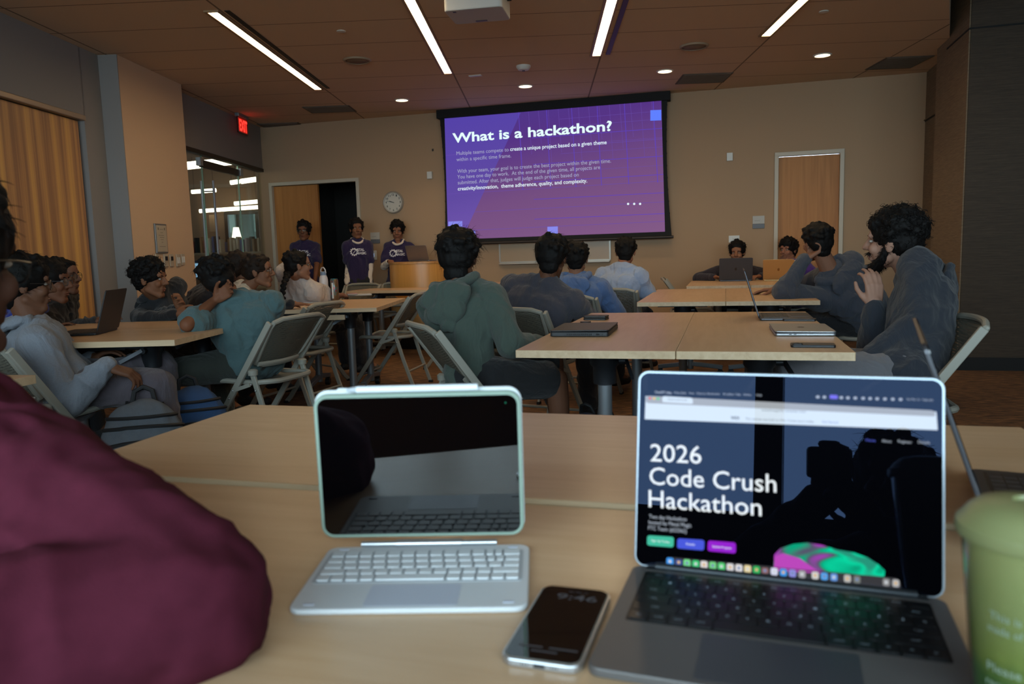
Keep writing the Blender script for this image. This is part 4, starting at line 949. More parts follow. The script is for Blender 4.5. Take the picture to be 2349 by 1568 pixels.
# ---------------------------------------------------------------- backpacks
def backpack(label, c, rz, s, col, col2, lean):
    t = thing('backpack', label, 'backpack', c, rz); m = mat('pack cloth %d %d' % (col[0], col[2]), col, .9, bump=.4, bscale=350, noise_amt=.15); m2 = mat('pack trim %d' % col2[0], col2, .7)
    T = Matrix.Rotation(rad(lean), 3, 'X')
    mb = MB()
    for cx, cy, cz, rx, ry, rz_ in [(0, 0, .17, .155, .09, .17), (0, 0, .28, .14, .08, .14), (0, 0, .09, .16, .10, .09), (0, .05, .16, .12, .08, .13)]:
        mb.ell(T @ (Vector((cx, cy, cz)) * s), (rx * s, ry * s, rz_ * s), T, 18, 12)
    blobify(mb, 'body', .010, m, t, 3, amp=.014, fs=8)
    mb = MB(); mb.ell(T @ (Vector((0, .105, .13)) * s), (.115 * s, .055 * s, .10 * s), T, 16, 10); blobify(mb, 'front_pocket', .009, m, t, 2, amp=.004, fs=10)
    from mathutils.bvhtree import BVHTree
    V_ = []; F_ = []
    for ch_ in t.children:
        o_ = len(V_); V_ += [v.co.copy() for v in ch_.data.vertices]; F_ += [tuple(i + o_ for i in p.vertices) for p in ch_.data.polygons]
    bv = BVHTree.FromPolygons(V_, F_)
    for k, (z, amp_) in enumerate([(.12, .04), (.20, .05), (.28, .04), (.345, .02), (.385, .0)]):
        P = []
        for q in range(15):
            a = rad(-105 + 15 * q); src = T @ (Vector((.5 * math.sin(a), .5 * math.cos(a), z + amp_ * math.cos(a * 1.7))) * s); dst = T @ (Vector((0, 0, z * .9)) * s); hit = bv.ray_cast(src, (dst - src).normalized())
            if hit[0] is not None: P.append(hit[0] + hit[1] * .003)
        if len(P) < 3: continue
        mb = MB(); mb.tube(P, .0075 * s, 6); obj('zip', mb, m2, t, smooth=True)
    for sg in (-1, 1):
        P = [T @ (Vector((sg * .06, -.07, .40)) * s), T @ (Vector((sg * .085, -.13, .33)) * s), T @ (Vector((sg * .09, -.15, .2)) * s), T @ (Vector((sg * .10, -.10, .05)) * s)]
        mb = MB(); mb.bar(P, .05 * s, .012, (1, .2, 0)); obj('shoulder_strap', mb, m2, t, smooth=True)
    mb = MB(); mb.tube([T @ (Vector(q) * s) for q in ((-.04, -.05, .40), (-.03, -.05, .45), (0, -.05, .465), (.03, -.05, .45), (.04, -.05, .40))], .009 * s, 8); obj('top_loop', mb, m2, t, smooth=True)
    return t
# ---------------------------------------------------------------- people
def D2(deg): return Vector((math.cos(rad(deg)), math.sin(rad(deg)), 0))
UP = Vector((0, 0, 1))
def ik(a, w, l1, l2, pole):
    d = w - a; L = d.length
    if L > (l1 + l2) * .995: w = a + d.normalized() * (l1 + l2) * .995; d = w - a; L = d.length
    L = max(L, abs(l1 - l2) + .02); x = (l1 * l1 - l2 * l2 + L * L) / (2 * L); h = math.sqrt(max(0, l1 * l1 - x * x)); n_ = d.normalized()
    p = pole - n_ * pole.dot(n_); p = p.normalized() if p.length > 1e-4 else ortho(n_)[0]
    return a + n_ * x + p * h, w
def hand(mb, wr, d, t, side, curl=.3, s=1.0, spread=1.0):
    """palm with five separate fingers; d wrist->knuckles, t towards the thumb side, curl per joint 0..1 (or a list of five)"""
    d = d.normalized(); t = (t - d * t.dot(d)).normalized(); n_ = t.cross(d) * (1 if side == 'R' else -1)
    q = lambda a, b_, c: wr + (d * a + t * b_ + n_ * c) * s
    mb.cap(q(-.02, 0, 0), q(.02, .0, 0), .024 * s, .025 * s)
    lens = [(.042, .026, .020), (.046, .030, .022), (.043, .028, .021), (.034, .021, .018)]
    for k, off in enumerate((.029, .010, -.010, -.028)):
        kn = q(.088 - abs(k - 1) * .004, off, 0); mb.cap(q(.012, off * .62, 0), kn, .0145 * s, .0115 * s)
        c = curl[k + 1] if isinstance(curl, (list, tuple)) else curl * (1 + .12 * k); ang = rad(c * 62); dd = (d + t * (off * 2.2 * spread)).normalized(); p = kn; r0 = .0094 - .0006 * (k == 3)
        for j, L in enumerate(lens[k]):
            v = dd * math.cos(ang) + n_ * math.sin(ang); e = p + v * L * s; mb.cap(p, e, (r0 - .0008 * j) * s, (r0 - .0008 * (j + 1)) * s, n=10); p = e; ang += rad(c * (70 if j == 0 else 45))
    c = curl[0] if isinstance(curl, (list, tuple)) else curl
    b0 = q(.015, .022, .006); b1 = q(.045, .046, .014 + .01 * c); b2 = b1 + (d * (.8 - .2 * c) + t * (.45 - .5 * c) + n_ * (.25 + .5 * c)).normalized() * .034 * s; b3 = b2 + (d * (.9 - .3 * c) + t * (.15 - .5 * c) + n_ * (.2 + .5 * c)).normalized() * .027 * s
    mb.cap(b0, b1, .0145 * s, .0125 * s); mb.cap(b1, b2, .0115 * s, .010 * s); mb.cap(b2, b3, .010 * s, .008 * s)
def torso(mb, P0, P3, R0, R3, s, off, hem=0.0, bow=.03, wide=1.0):
    ax = (P3 - P0).normalized(); fw = UP.cross(R3).normalized(); Rm = (R0 + R3).normalized()
    P1 = P0.lerp(P3, .33) - fw * bow * s; P2 = P0.lerp(P3, .68) - fw * bow * .8 * s
    g = off; mb.cap(P0, P1, .098 * s + g, .092 * s + g, 16); mb.cap(P1, P2 + fw * .004, .092 * s + g, .092 * s + g, 16); mb.cap(P2 + fw * .004, P3 - ax * .06 * s, .092 * s + g, .066 * s + g, 16)
    mb.cap(P0 - R0 * .075 * s, P0 + R0 * .075 * s, .098 * s + g, .098 * s + g, 16)
    for sg in (-1, 1):
        a0, a1, a2, a3 = P0 + R0 * .065 * s * sg, P1 + Rm * .055 * s * sg * wide, P2 + R3 * .078 * s * sg * wide, P3 - ax * .075 * s + R3 * .095 * s * sg * wide
        mb.cap(a0, a1, .098 * s + g, .088 * s + g, 16); mb.cap(a1, a2, .088 * s + g, .094 * s + g, 16); mb.cap(a2, a3, .094 * s + g, .066 * s + g, 16)
        sh = P3 - ax * .055 * s + R3 * .165 * s * sg * wide
        mb.cap(P3 - ax * .05 * s, sh, .052 * s + g, .050 * s + g * .9, 14); mb.cap(P3 + ax * .005 * s + R3 * .02 * sg * s, sh + ax * .01 * s, .042 * s + g, .038 * s + g * .8, 14)
    if hem: mb.cap(P0 - R0 * .06 * s - ax * hem, P0 + R0 * .06 * s - ax * hem, .105 * s + g, .105 * s + g, 16)
    return P3 - ax * .055 * s
SKIN = {}
def skin(c):
    if c not in SKIN: SKIN[c] = mat('skin %d' % c[0], c, .65, bump=.05, bscale=400, spec=.25); _b = SKIN[c].node_tree.nodes['Principled BSDF']; _b.inputs['Subsurface Weight'].default_value = 0.0
    return SKIN[c]
HAIRC = mat('hair black', (13, 10, 9), .7, spec=.18); HAIRB = mat('hair dark brown', (30, 20, 14), .7, spec=.2)
EYEW = mat('eye white', (160, 150, 140), .35); IRIS = mat('iris', (30, 18, 12), .15); LIP = mat('lips', (122, 72, 60), .45)
def cloth(name, col, noise_amt=.06, rough=.92, bscale=600):
    if name in _M: return _M[name]
    m = mat(name, col, rough, noise_amt=noise_amt, nscale=160, bump=.25, bscale=bscale, sheen=.12); nt, b = nodes_of(m)
    t = mapped(nt, (9, 9, 5), (.3, .5, .2), Scale=1.0, Detail=3.0, Roughness=.5, Distortion=2.2); bp = nt.nodes.new('ShaderNodeBump'); bp.inputs['Strength'].default_value = .55; bp.inputs['Distance'].default_value = .03
    nt.links.new(t.outputs['Fac'], bp.inputs['Height']); nt.links.new(b.inputs['Normal'].links[0].from_socket, bp.inputs['Normal']) if False else None
    ob = b.inputs['Normal'].links[0].from_node; nt.links.new(bp.outputs[0], ob.inputs['Normal']); return m
class Frame:
    def __init__(s, c, yaw, pitch=0, roll=0, k=1.0):
        f = D2(yaw); r = Vector((f.y, -f.x, 0)); M3 = Matrix((r, f, UP)).transposed() @ Matrix.Rotation(rad(pitch), 3, 'X') @ Matrix.Rotation(rad(roll), 3, 'Y')
        s.M = M3; s.c = c; s.k = k
    def __call__(s, x, y, z): return s.c + s.M @ (Vector((x, y, z)) * s.k)
    def v(s, x, y, z): return s.M @ Vector((x, y, z))
def head_prims(mb, h, fem=False):
    k = h.k; E = lambda c, r, n=14, m=9: mb.ell(h(*c), tuple(q * k for q in r), h.M, n, m)
    K = lambda a, b_, ra, rb: mb.cap(h(*a), h(*b_), ra * k, rb * k)
    E((0, -.014, .032), (.074, .094, .083), 20, 12); E((0, .028, -.028), (.057, .060, .078), 18, 11); E((0, .055, .045), (.055, .035, .045))
    K((-.014, .064, -.097), (.014, .064, -.097), .022, .022); K((-.046, .0, -.06), (-.016, .058, -.094), .021, .02); K((.046, .0, -.06), (.016, .058, -.094), .021, .02)
    K((0, .088, .020), (0, .110, -.018), .0095, .0125); K((-.013, .096, -.022), (.013, .096, -.022), .009, .009)
    K((-.038, .076, .034), (.038, .076, .034), .0125, .0125)
    for s_ in (-1, 1): E((s_ * .036, .064, -.022), (.023, .022, .024)); E((s_ * .077, -.008, -.006), (.009, .019, .031)); E((s_ * .083, -.014, .006), (.006, .015, .018))
    K((-.018, .082, -.052), (.018, .082, -.052), .0085, .0085); K((-.014, .080, -.066), (.014, .080, -.066), .0095, .0095)
def add_face(h, par, loc, brow=HAIRC, lips=LIP):
    k = h.k; inv = Matrix.Translation(-loc)
    def ch(o): o.matrix_parent_inverse = inv; return o
    for s_ in (-1, 1):
        mb = MB(); mb.ell(h(s_ * .031, .0765, .010), (.0115 * k, .0085 * k, .0058 * k), h.M, 12, 8, 0); mb.ell(h(s_ * .031, .0815, .010), .0044 * k, None, 10, 6, 1); ch(obj('eye', mb, [EYEW, IRIS], par, smooth=True))
        mb = MB(); mb.tube([h(s_ * .014, .091, .028), h(s_ * .030, .089, .034), h(s_ * .048, .078, .028)], [.002 * k, .0028 * k, .0012 * k], 6); ch(obj('eyebrow', mb, brow, par, smooth=True))
    mb = MB(); mb.tube([h(-.024, .083, -.059), h(-.008, .0925, -.055), h(.008, .0925, -.055), h(.024, .083, -.059)], [.002 * k, .0048 * k, .0048 * k, .002 * k], 6); mb.tube([h(-.02, .082, -.062), h(0, .0915, -.066), h(.02, .082, -.062)], [.002 * k, .0055 * k, .002 * k], 6); ch(obj('lips', mb, lips, par, smooth=True))
def add_glasses(h, par, loc, col=(20, 20, 22), round_=True, name='glasses'):
    mb = MB(); k = h.k; rx, rz = (.025, .022) if round_ else (.028, .018)
    for s_ in (-1, 1):
        P = [h(s_ * .033 + rx * math.cos(a), .100 - abs(.033 * s_ + rx * math.cos(a)) * .12, .006 + rz * math.sin(a)) for a in [2 * math.pi * i / 16 for i in range(17)]]; mb.tube(P, .0016 * k, 6)
        mb.tube([h(s_ * .058, .094, .012), h(s_ * .080, .05, .012), h(s_ * .083, -.01, .010), h(s_ * .082, -.03, -.012)], .0017 * k, 6)
    mb.tube([h(-.010, .100, .012), h(0, .103, .015), h(.010, .100, .012)], .0016 * k, 6)
    o = obj(name, mb, mat('glasses frame %d' % col[0], col, .3), par, smooth=True); o.matrix_parent_inverse = Matrix.Translation(-loc)
    mb = MB()
    for s_ in (-1, 1): P = [h(s_ * .033 + rx * .95 * math.cos(a), .100 - abs(.033 * s_ + rx * math.cos(a)) * .12, .006 + rz * .95 * math.sin(a)) for a in [2 * math.pi * i / 16 for i in range(16)]]; mb.add(P, [tuple(range(16))])
    o2 = obj('lens', mb, GLASS, o)
    return o
def add_hair(h, par, loc, style, m, seed=1, name='hair'):
    """style: dict(vol, top, fringe, nape, side, curl, n, ln)"""
    mb = MB(); k = h.k; rng = random.Random(seed); v = style.get('vol', 0.0); E = lambda c, r: mb.ell(h(*c), tuple(q * k for q in r), h.M, 16, 10)
    top = style.get('top', 0.0); nape = style.get('nape', -.06)
    E((0, -.020, .048 + top * .4), (.083 + v, .098 + v, .078 + v * .6 + top)); E((0, -.052, .005), (.072 + v, .062 + v * .6, .075))
    E((0, -.060, nape), (.052 + v * .5, .038, .045)); E((0, .024, .090 + top * .5), (.062 + v * .7, .054, .027 + top * .6))
    for s_ in (-1, 1): E((s_ * .062, -.016, .030), (.020 + v, .048, .05)); E((s_ * .066, .002, .050), (.012 + v * .5, .026, .030))
    if style.get('fringe'):
        fr = style['fringe']
        for i in range(7): x = (i - 3) * .019; E((x, .078 - abs(x) * .35, .080 - fr * .5 + rng.uniform(-.006, .006)), (.017, .018, .018 + fr * .5))
    rr = style.get('lump', .014); nl = style.get('nl', 40)
    for i in range(nl):
        a = rng.uniform(0, 2 * math.pi); z = rng.uniform(-.25, 1); q = math.sqrt(1 - z * z); p = Vector((q * math.cos(a) * (.083 + v), -.020 + q * math.sin(a) * (.098 + v), .048 + top * .4 + z * (.078 + v * .6 + top)))
        if p.y > .020 and p.z < .088: continue
        r = rr * rng.uniform(.6, 1.3); E(tuple(p), (r, r, r))
    for e in style.get('extra', []): E(*e)
    me = blob_mesh(mb, .006 * k, 1); displace(me, .004 if not style.get('curl') else .006, 38 if not style.get('curl') else 60, seed)
    n = len(me.vertices); co = [x.co.copy() for x in me.vertices]; no = [x.normal.copy() for x in me.vertices]
    out = MB(); out.v = [tuple(c) for c in co]; out.f = [tuple(p.vertices) for p in me.polygons]; out.m = [0] * len(out.f)
    bpy.data.meshes.remove(me)
    ns, ln, cu = style.get('n', 500), style.get('ln', .03), style.get('curl', 0.0); upv = h.v(0, 0, 1); fv = h.v(0, 1, 0); dn = style.get('flow', (0, -.2, -.5)); fl = h.v(*dn)
    for i in range(ns):
        j = rng.randrange(n); p = co[j]; nn = no[j]; loc_ = h.M.transposed() @ (p - h.c) / k
        if loc_.z < -.03 and rng.random() < .7: continue
        if loc_.y > .03 and loc_.z < .062: continue
        lift = .9 if loc_.z > .03 else .35; L = ln * rng.uniform(.5, 1.3) * k; t1, t2 = ortho(nn); ph = rng.uniform(0, 6.28)
        side = (t1 * math.cos(ph) + t2 * math.sin(ph)); d = (nn * lift * style.get('lift', .8) + fl + side * .55).normalized(); P = []; Rr = []
        segs = 4 if not cu else 8
        for q in range(segs + 1):
            f = q / segs; o_ = d * L * f + fl * (L * f * f * .7)
            if cu: ang = ph + f * 9; o_ = o_ * .8 + (t1 * math.cos(ang) + t2 * math.sin(ang)) * cu * k * (.4 + f)
            P.append(p + o_ - nn * .002); Rr.append(.0016 * k * style.get('thick', 1.0) * (1 - f * .8))
        out.tube(P, Rr, 3)
    o = obj(name, out, m, par, smooth=True); o.matrix_parent_inverse = Matrix.Translation(-loc); return o
SHORT = dict(vol=.004, top=.001, nape=-.045, n=420, ln=.020, lift=.35, flow=(0, .2, -.5), thick=.8)
MESSY = dict(vol=.010, top=.003, nape=-.05, n=850, ln=.030, lift=.5, flow=(.12, .25, -.35), fringe=.010, thick=.55)
CURLY = dict(vol=.018, top=.008, nape=-.035, n=420, ln=.024, curl=.007, lift=.9, flow=(0, 0, -.1), nl=110, lump=.017, fringe=.008, thick=1.3)
def person(label, pel, head, yaw, hyaw, shyaw=None, hp=0, hr=0, s=1.0, hs=1.0, skinc=(122, 84, 62), top=(80, 80, 80), sleeve='long', pants=(40, 40, 44), legs='long', shoes=(30, 30, 32), sit=True, arms=None, hood=False, hair=MESSY, hairm=None, seed=1,
           face=False, glasses=None, beard=False, vox=.0065, toptex=None, knees=None, ankles=None, hem=.04, bow=.03, loose=.0, wide=1.0, neckf=.03, nb=None, sleeve_mat=None, extra=None, fold=.007, collar=True, tname=None, pname='trousers', padj=0.0, foldfs=9, nblen=.165, legoff=None, shoe=True):
    pel = Vector(pel); head = Vector(head); shyaw = yaw if shyaw is None else shyaw
    loc = Vector((pel.x, pel.y, 0)); t = thing('person', label, 'person', loc); inv = Matrix.Translation(-loc); sk = skin(skinc)
    def ch(o): o.matrix_parent_inverse = inv; return o
    h = Frame(head, hyaw, hp, hr, hs)
    R0 = Vector((D2(yaw).y, -D2(yaw).x, 0)); R3 = Vector((D2(shyaw).y, -D2(shyaw).x, 0))
    base = head - (head - pel).normalized() * nblen * s - D2(shyaw) * neckf if nb is None else Vector(nb)
    body = MB(); head_prims(body, h); ax = (base - pel).normalized(); R3 = (R3 - ax * R3.dot(ax)).normalized(); fwd = UP.cross(R3)
    nt_ = h(0, -.028, -.05); body.cap(nt_, base, .050 * s, .058 * s, 14); torso(body, pel, base, R0, R3, s, 0, 0, bow, wide)
    shc = base - ax * .055 * s; J = {}
    arms = arms or {}
    for sd, sg in (('R', 1), ('L', -1)):
        sh = shc + R3 * .168 * s * sg * wide; A = arms.get(sd, {})
        w = Vector(A['w']) if 'w' in A else (pel + D2(yaw) * .25 * s + R0 * .10 * sg + UP * .12)
        pole = Vector(A.get('pole', tuple(R3 * sg * .6 - UP - fwd * .3)))
        if 'e' in A: el = sh + (Vector(A['e']) - sh).normalized() * .285 * s; w = el + (w - el).normalized() * .25 * s
        else: el, w = ik(sh, w, .285 * s, .25 * s, pole)
        hd = Vector(A.get('d', tuple((w - el).normalized()))); th = Vector(A.get('t', tuple(-R3 * sg)))
        body.cap(sh, el, .048 * s, .037 * s, 14); body.cap(el, el.lerp(w, .4), .037 * s, .036 * s, 14); body.cap(el.lerp(w, .4), w, .036 * s, .0255 * s, 14)
        hand(body, w + hd.normalized() * .018, hd, th, sd, A.get('curl', .35), .98 * s)
        J[sd] = (sh, el, w, hd)
    LG = {}
    for sd, sg in (('R', 1), ('L', -1)):
        hip = pel + R0 * .085 * s * sg - UP * .02
        if sit:
            kn = Vector(knees[sd]) if knees and sd in knees else hip + (D2(yaw) * .98 + R0 * .12 * sg).normalized() * .41 * s + UP * .01
            kn = hip + (kn - hip).normalized() * .41 * s
            an = Vector(ankles[sd]) if ankles and sd in ankles else Vector((kn.x, kn.y, .09)) + D2(yaw) * .03
            L2 = kn.z - .09; an = kn + (an - kn).normalized() * min(.42 * s, max((an - kn).length, .30))
        else:
            kn = hip + Vector((0, 0, -(pel.z - .09) * .49)) + D2(yaw) * .015; an = Vector((hip.x + R0.x * .02 * sg, hip.y, .09))
        fd = D2(yaw) + R0 * .25 * sg; fd.normalize()
        body.cap(hip, kn, .082 * s, .056 * s, 16); body.cap(kn, kn.lerp(an, .35), .055 * s, .052 * s, 14); body.cap(kn.lerp(an, .35), an, .052 * s, .036 * s, 14)
        body.cap(an, an + fd * .13 - UP * .045, .036, .028); LG[sd] = (hip, kn, an, fd)
    ch(blobify(body, 'body', vox, sk, t, 2))
    # top
    g = .016 + loose; tb = MB(); torso(tb, pel, base, R0, R3, s, g, hem, bow, wide)
    end = {}
    for sd in 'RL':
        sh, el, w, hd = J[sd]
        if sleeve == 'long':
            tb.cap(sh, el, .052 * s + g, .042 * s + g * .9, 14); tb.cap(el, w, .042 * s + g * .9, .031 * s + g * .45, 14); c = (w - el).normalized(); tb.cap(w - c * .035, w - c * .01, .036 * s, .035 * s, 14)
        elif sleeve == 'short':
            m_ = sh.lerp(el, .70); tb.cap(sh, m_, .055 * s + g, .056 * s + g, 14)
        elif sleeve == 'none': pass
    if hood:
        bk = -fwd
        bo = g + .012; hb = MB(); fr_ = Matrix((R3, fwd, ax)).transposed()
        hb.ell(base + bk * (.110 + bo) * s - ax * .020 * s, (.140 * s, .050 * s, .072 * s), fr_, 16, 10); hb.ell(base + bk * (.125 + bo) * s - ax * .080 * s, (.105 * s, .042 * s, .070 * s), fr_, 14, 9); hb.ell(base + bk * (.120 + bo) * s - ax * .135 * s, (.045 * s, .036 * s, .055 * s), fr_, 14, 9)
        hb.tube([base + (R3 * math.sin(a) * .105 + bk * (.035 + (.075 + bo) * max(-.3, math.cos(a))) + ax * (.050 - .035 * max(0, math.cos(a)))) * s for a in [rad(-150 + 20 * i) for i in range(16)]], .024 * s, 8)
        hood_mb = hb
        P = [base + ax * (.028 - .05 * max(0, math.cos(a)) ) * s + (R3 * math.sin(a) * .082 + fwd * math.cos(a) * .075) * s for a in [2 * math.pi * i / 18 for i in range(19)]]
        tb.tube(P, .026 * s, 8)
    elif collar:
        P = [base + ax * (.022 - .038 * max(0, math.cos(a))) * s + (R3 * math.sin(a) * .066 + fwd * math.cos(a) * .062) * s for a in [2 * math.pi * i / 18 for i in range(19)]]
        tb.tube(P, .013 * s, 8)
    tn = tname or ('hoodie' if hood else ('t_shirt' if sleeve == 'short' else 'sweater'))
    tm = toptex or cloth('cloth %s %d %d %d' % (tn, *top), top)
    shirt = ch(blobify(tb, tn, vox, tm, t, 2, amp=fold, fs=foldfs, seed=seed, stretch=(1, 1, .75), ridge=True))
    if hood: ch(blobify(hood_mb, 'hood', vox, tm, t, 1, amp=fold * .8, fs=13, seed=seed + 5, stretch=(1, 1, .75), ridge=True))
    if sleeve_mat:      # pale under-shirt sleeves below a short-sleeved tee
        for sd in 'RL':
            sm = MB(); sh, el, w, hd = J[sd]; sm.cap(sh.lerp(el, .3), el, .052 * s, .048 * s, 14); sm.cap(el, w, .048 * s, .036 * s, 14); sm.cap(w - (w - el).normalized() * .04, w - (w - el).normalized() * .02, .042 * s, .040 * s)
            ch(blobify(sm, 'sleeve', vox, sleeve_mat, t, 2, amp=.006, fs=14, seed=seed + 3, ridge=True))
    # legs
    pb = MB(); gp = .016 + padj
    pb.cap(pel - R0 * .07 * s, pel + R0 * .07 * s, .104 * s + gp, .104 * s + gp, 16)
    for sd in 'RL':
        hip, kn, an, fd = LG[sd]
        if legs == 'long': pb.cap(hip, kn, .086 * s + gp, .060 * s + gp, 16); pb.cap(kn, an + (kn - an) * .05, .060 * s + gp, .046 * s + gp, 14)
        else: pb.cap(hip, hip.lerp(kn, .86), .09 * s + gp, .074 * s + gp, 16)
    ch(blobify(pb, pname if legs == 'long' else 'shorts', vox * 1.15, cloth('trousers %d %d %d' % pants, pants), t, 2, amp=.006, fs=8, seed=seed + 9, ridge=True))
    if shoe:
        for sd in 'RL':
            hip, kn, an, fd = LG[sd]; sb = MB(); b0 = Vector((an.x, an.y, an.z - .05)); tz = lambda p: Vector((p.x, p.y, max(p.z, .035)))
            sb.cap(tz(b0 - fd * .035), tz(b0 + fd * .15 - UP * .01), .038, .034); sb.cap(an - UP * .01, tz(b0 + fd * .05), .042, .036)
            ch(blobify(sb, 'shoe', .008, mat('shoe %d %d %d' % shoes, shoes, .6), t, 1))
    if hair: ch(add_hair(h, t, loc, hair, hairm or HAIRC, seed))
    if face: add_face(h, t, loc, hairm or HAIRC, mat('lips %d' % skinc[0], (int(skinc[0] * .92), int(skinc[1] * .72), int(skinc[2] * .74)), .45))
    if glasses: add_glasses(h, t, loc, glasses)
    if beard:
        bb = MB(); K = lambda a, b_, ra, rb: bb.cap(h(*a), h(*b_), ra, rb)
        for s_ in (-1, 1): K((s_ * .066, .005, -.01), (s_ * .056, .022, -.06), .014, .020); K((s_ * .056, .022, -.06), (s_ * .02, .068, -.105), .021, .026); K((s_ * .030, .082, -.045), (s_ * .006, .095, -.044), .007, .008)
        K((-.018, .074, -.108), (.018, .074, -.108), .027, .027)
        bm_ = blob_mesh(bb, .005, 1); displace(bm_, .003, 60, seed); co = [x.co.copy() for x in bm_.vertices]; no = [x.normal.copy() for x in bm_.vertices]; ob = MB(); ob.v = [tuple(c) for c in co]; ob.f = [tuple(p.vertices) for p in bm_.polygons]; ob.m = [0] * len(ob.f); bpy.data.meshes.remove(bm_); rg = random.Random(3)
        for i in range(420):
            j = rg.randrange(len(co)); d = (no[j] * .6 + h.v(0, .1, -.6) + Vector((rg.uniform(-.4, .4), rg.uniform(-.4, .4), 0))).normalized(); ob.tube([co[j], co[j] + d * .008, co[j] + d * .016 + no[j] * .002], [.0012, .0010, .0003], 3)
        ch(obj('beard', ob, hairm or HAIRC, t, smooth=True))
    return dict(t=t, h=h, J=J, LG=LG, shirt=shirt, base=base, ax=ax, R3=R3, fwd=fwd, ch=ch, pel=pel)
def drape(P, draw, m, name, out=.0025):
    """lay flat artwork (mesh builder in the chest plane: x right of the viewer, z up, metres) over the shirt"""
    from mathutils.bvhtree import BVHTree
    me = P['shirt'].data; bv = BVHTree.FromPolygons([v.co.copy() for v in me.vertices], [tuple(p.vertices) for p in me.polygons])
    c = P['base'] - P['ax'] * .125; V = []
    for x, y, z in draw.v:
        q = c + P['R3'] * (-x) + P['ax'] * z + P['fwd'] * .5; hit = bv.ray_cast(q, -P['fwd']); V.append((hit[0] + P['fwd'] * out) if hit[0] is not None else c + P['R3'] * (-x) + P['ax'] * z + P['fwd'] * .14)
    draw.v = [tuple(v) for v in V]; P['ch'](obj(name, draw, m, P['t']))
def text_builder(s, x0, z0, w, h, bold=.02):
    cu = bpy.data.curves.new('t', 'FONT'); cu.body = s; cu.offset = bold; cu.resolution_u = 2; tt = bpy.data.objects.new('t', cu); C.objects.link(tt)
    me = bpy.data.meshes.new_from_object(tt.evaluated_get(bpy.context.evaluated_depsgraph_get())); bpy.data.objects.remove(tt)
    xs = [v.co.x for v in me.vertices]; a, b_ = min(xs), max(xs); mb = MB()
    mb.add([(x0 + (v.co.x - a) / (b_ - a) * w, 0, z0 + v.co.y / .7 * h) for v in me.vertices], [tuple(p.vertices) for p in me.polygons]); bpy.data.meshes.remove(me); return mb
def gear_art(cx, cz, r):
    mb = MB(); n = 11
    for k in range(n):
        a = 2 * math.pi * k / n
        for q in range(3):
            b0, b1 = a + q * .19, a + (q + 1) * .19
            mb.add([(cx + r * u * math.cos(b_), 0, cz + r * u * math.sin(b_)) for u, b_ in ((.62, b0), (.62, b1), (.82, b1), (.82, b0))], [(0, 1, 2, 3)])
        mb.add([(cx + r * u * math.cos(b_), 0, cz + r * u * math.sin(b_)) for u, b_ in ((.80, a), (.80, a + .28), (1.0, a + .24), (1.0, a + .04))], [(0, 1, 2, 3)])
    mb.add([(cx - r * .3, 0, cz - r * .35), (cx - r * .2, 0, cz - r * .42), (cx + r * .35, 0, cz + r * .35), (cx + r * .28, 0, cz + r * .4)], [(0, 1, 2, 3)])
    return mb
PRINT = mat('shirt print white', (206, 204, 206), .7)
def team_print(P, s=1.0):
    # the chest print: gear emblem at the viewer's left, two lines of lettering beside it (x grows to the viewer's right)
    drape(P, gear_art(-.062 * s, -.0 * s, .052 * s), PRINT, 'gear_print')
    drape(P, text_builder('METAL', -.045 * s, .012 * s, .115 * s, .030 * s, .03), PRINT, 'lettering')
    drape(P, text_builder('MAGIC', -.030 * s, -.032 * s, .122 * s, .030 * s, .03), PRINT, 'lettering')
V3 = Vector
PURP = (27, 12, 56); CREAM = cloth('cream jersey', (206, 190, 172)); CREAMC = (206, 190, 172)
# green hoodie, middle foreground, seen from behind
person('person in a dark green hoodie and black shorts, seen from behind', (-1.16, 3.40, .55), atd(1052, 592, 3.70), 12, 96, 80, hp=-4, s=.98, hs=1.04, skinc=(96, 62, 44), top=(58, 70, 62), pants=(14, 15, 18), legs='short', hood=True, seed=2, vox=.006,
       hair=dict(MESSY, vol=.015, top=.006, nape=-.07, n=1000, ln=.034, lift=.6), arms={'R': dict(w=(-.84, 3.52, .66), pole=(.35, -.7, -.8)), 'L': dict(w=(-1.05, 3.8, .66))},
       knees={'R': atd(1322, 872, 3.55), 'L': (-.80, 3.7, .56)}, ankles={'R': atd(1290, 1030, 3.6)}, hem=.05, fold=.008, loose=.008)
person('person in a dark slate shirt hunched forward, right behind the green hoodie', (-1.12, 4.42, .54), atd(1266, 592, 4.50), 70, 88, 85, hp=-14, s=1.0, hs=1.02, skinc=(96, 64, 48), top=(56, 54, 62), pants=(28, 28, 34), seed=5, wide=1.12, loose=.014,
       hair=dict(MESSY, vol=.014, top=.004, nape=-.06), arms={'R': dict(w=(-.95, 4.95, .62), e=(-.80, 4.72, .62)), 'L': dict(w=(-1.25, 4.9, .6))}, glasses=(24, 24, 26), hem=.03)
person('person in a light blue hoodie, mostly hidden behind the dark slate shirt', (-1.05, 5.55, .55), atd(1322, 594, 5.65), 78, 95, 88, hp=-6, s=1.0, skinc=(130, 92, 72), top=(78, 104, 148), hood=True, seed=7, hair=dict(SHORT, vol=.010), arms={'R': dict(w=(-.80, 5.95, .62))}, pants=(34, 36, 44), loose=.01)
person('person in a pale blue and white tee, seen from behind', (-.88, 6.42, .54), atd(1435, 578, 6.5), 80, 92, 74, hp=-6, s=.95, hs=.98, skinc=(146, 96, 74), top=(138, 154, 182), sleeve='short', pants=(40, 46, 70), seed=8, hair=dict(SHORT, vol=.008), arms={'R': dict(w=(-.66, 6.8, .66))}, loose=.012)
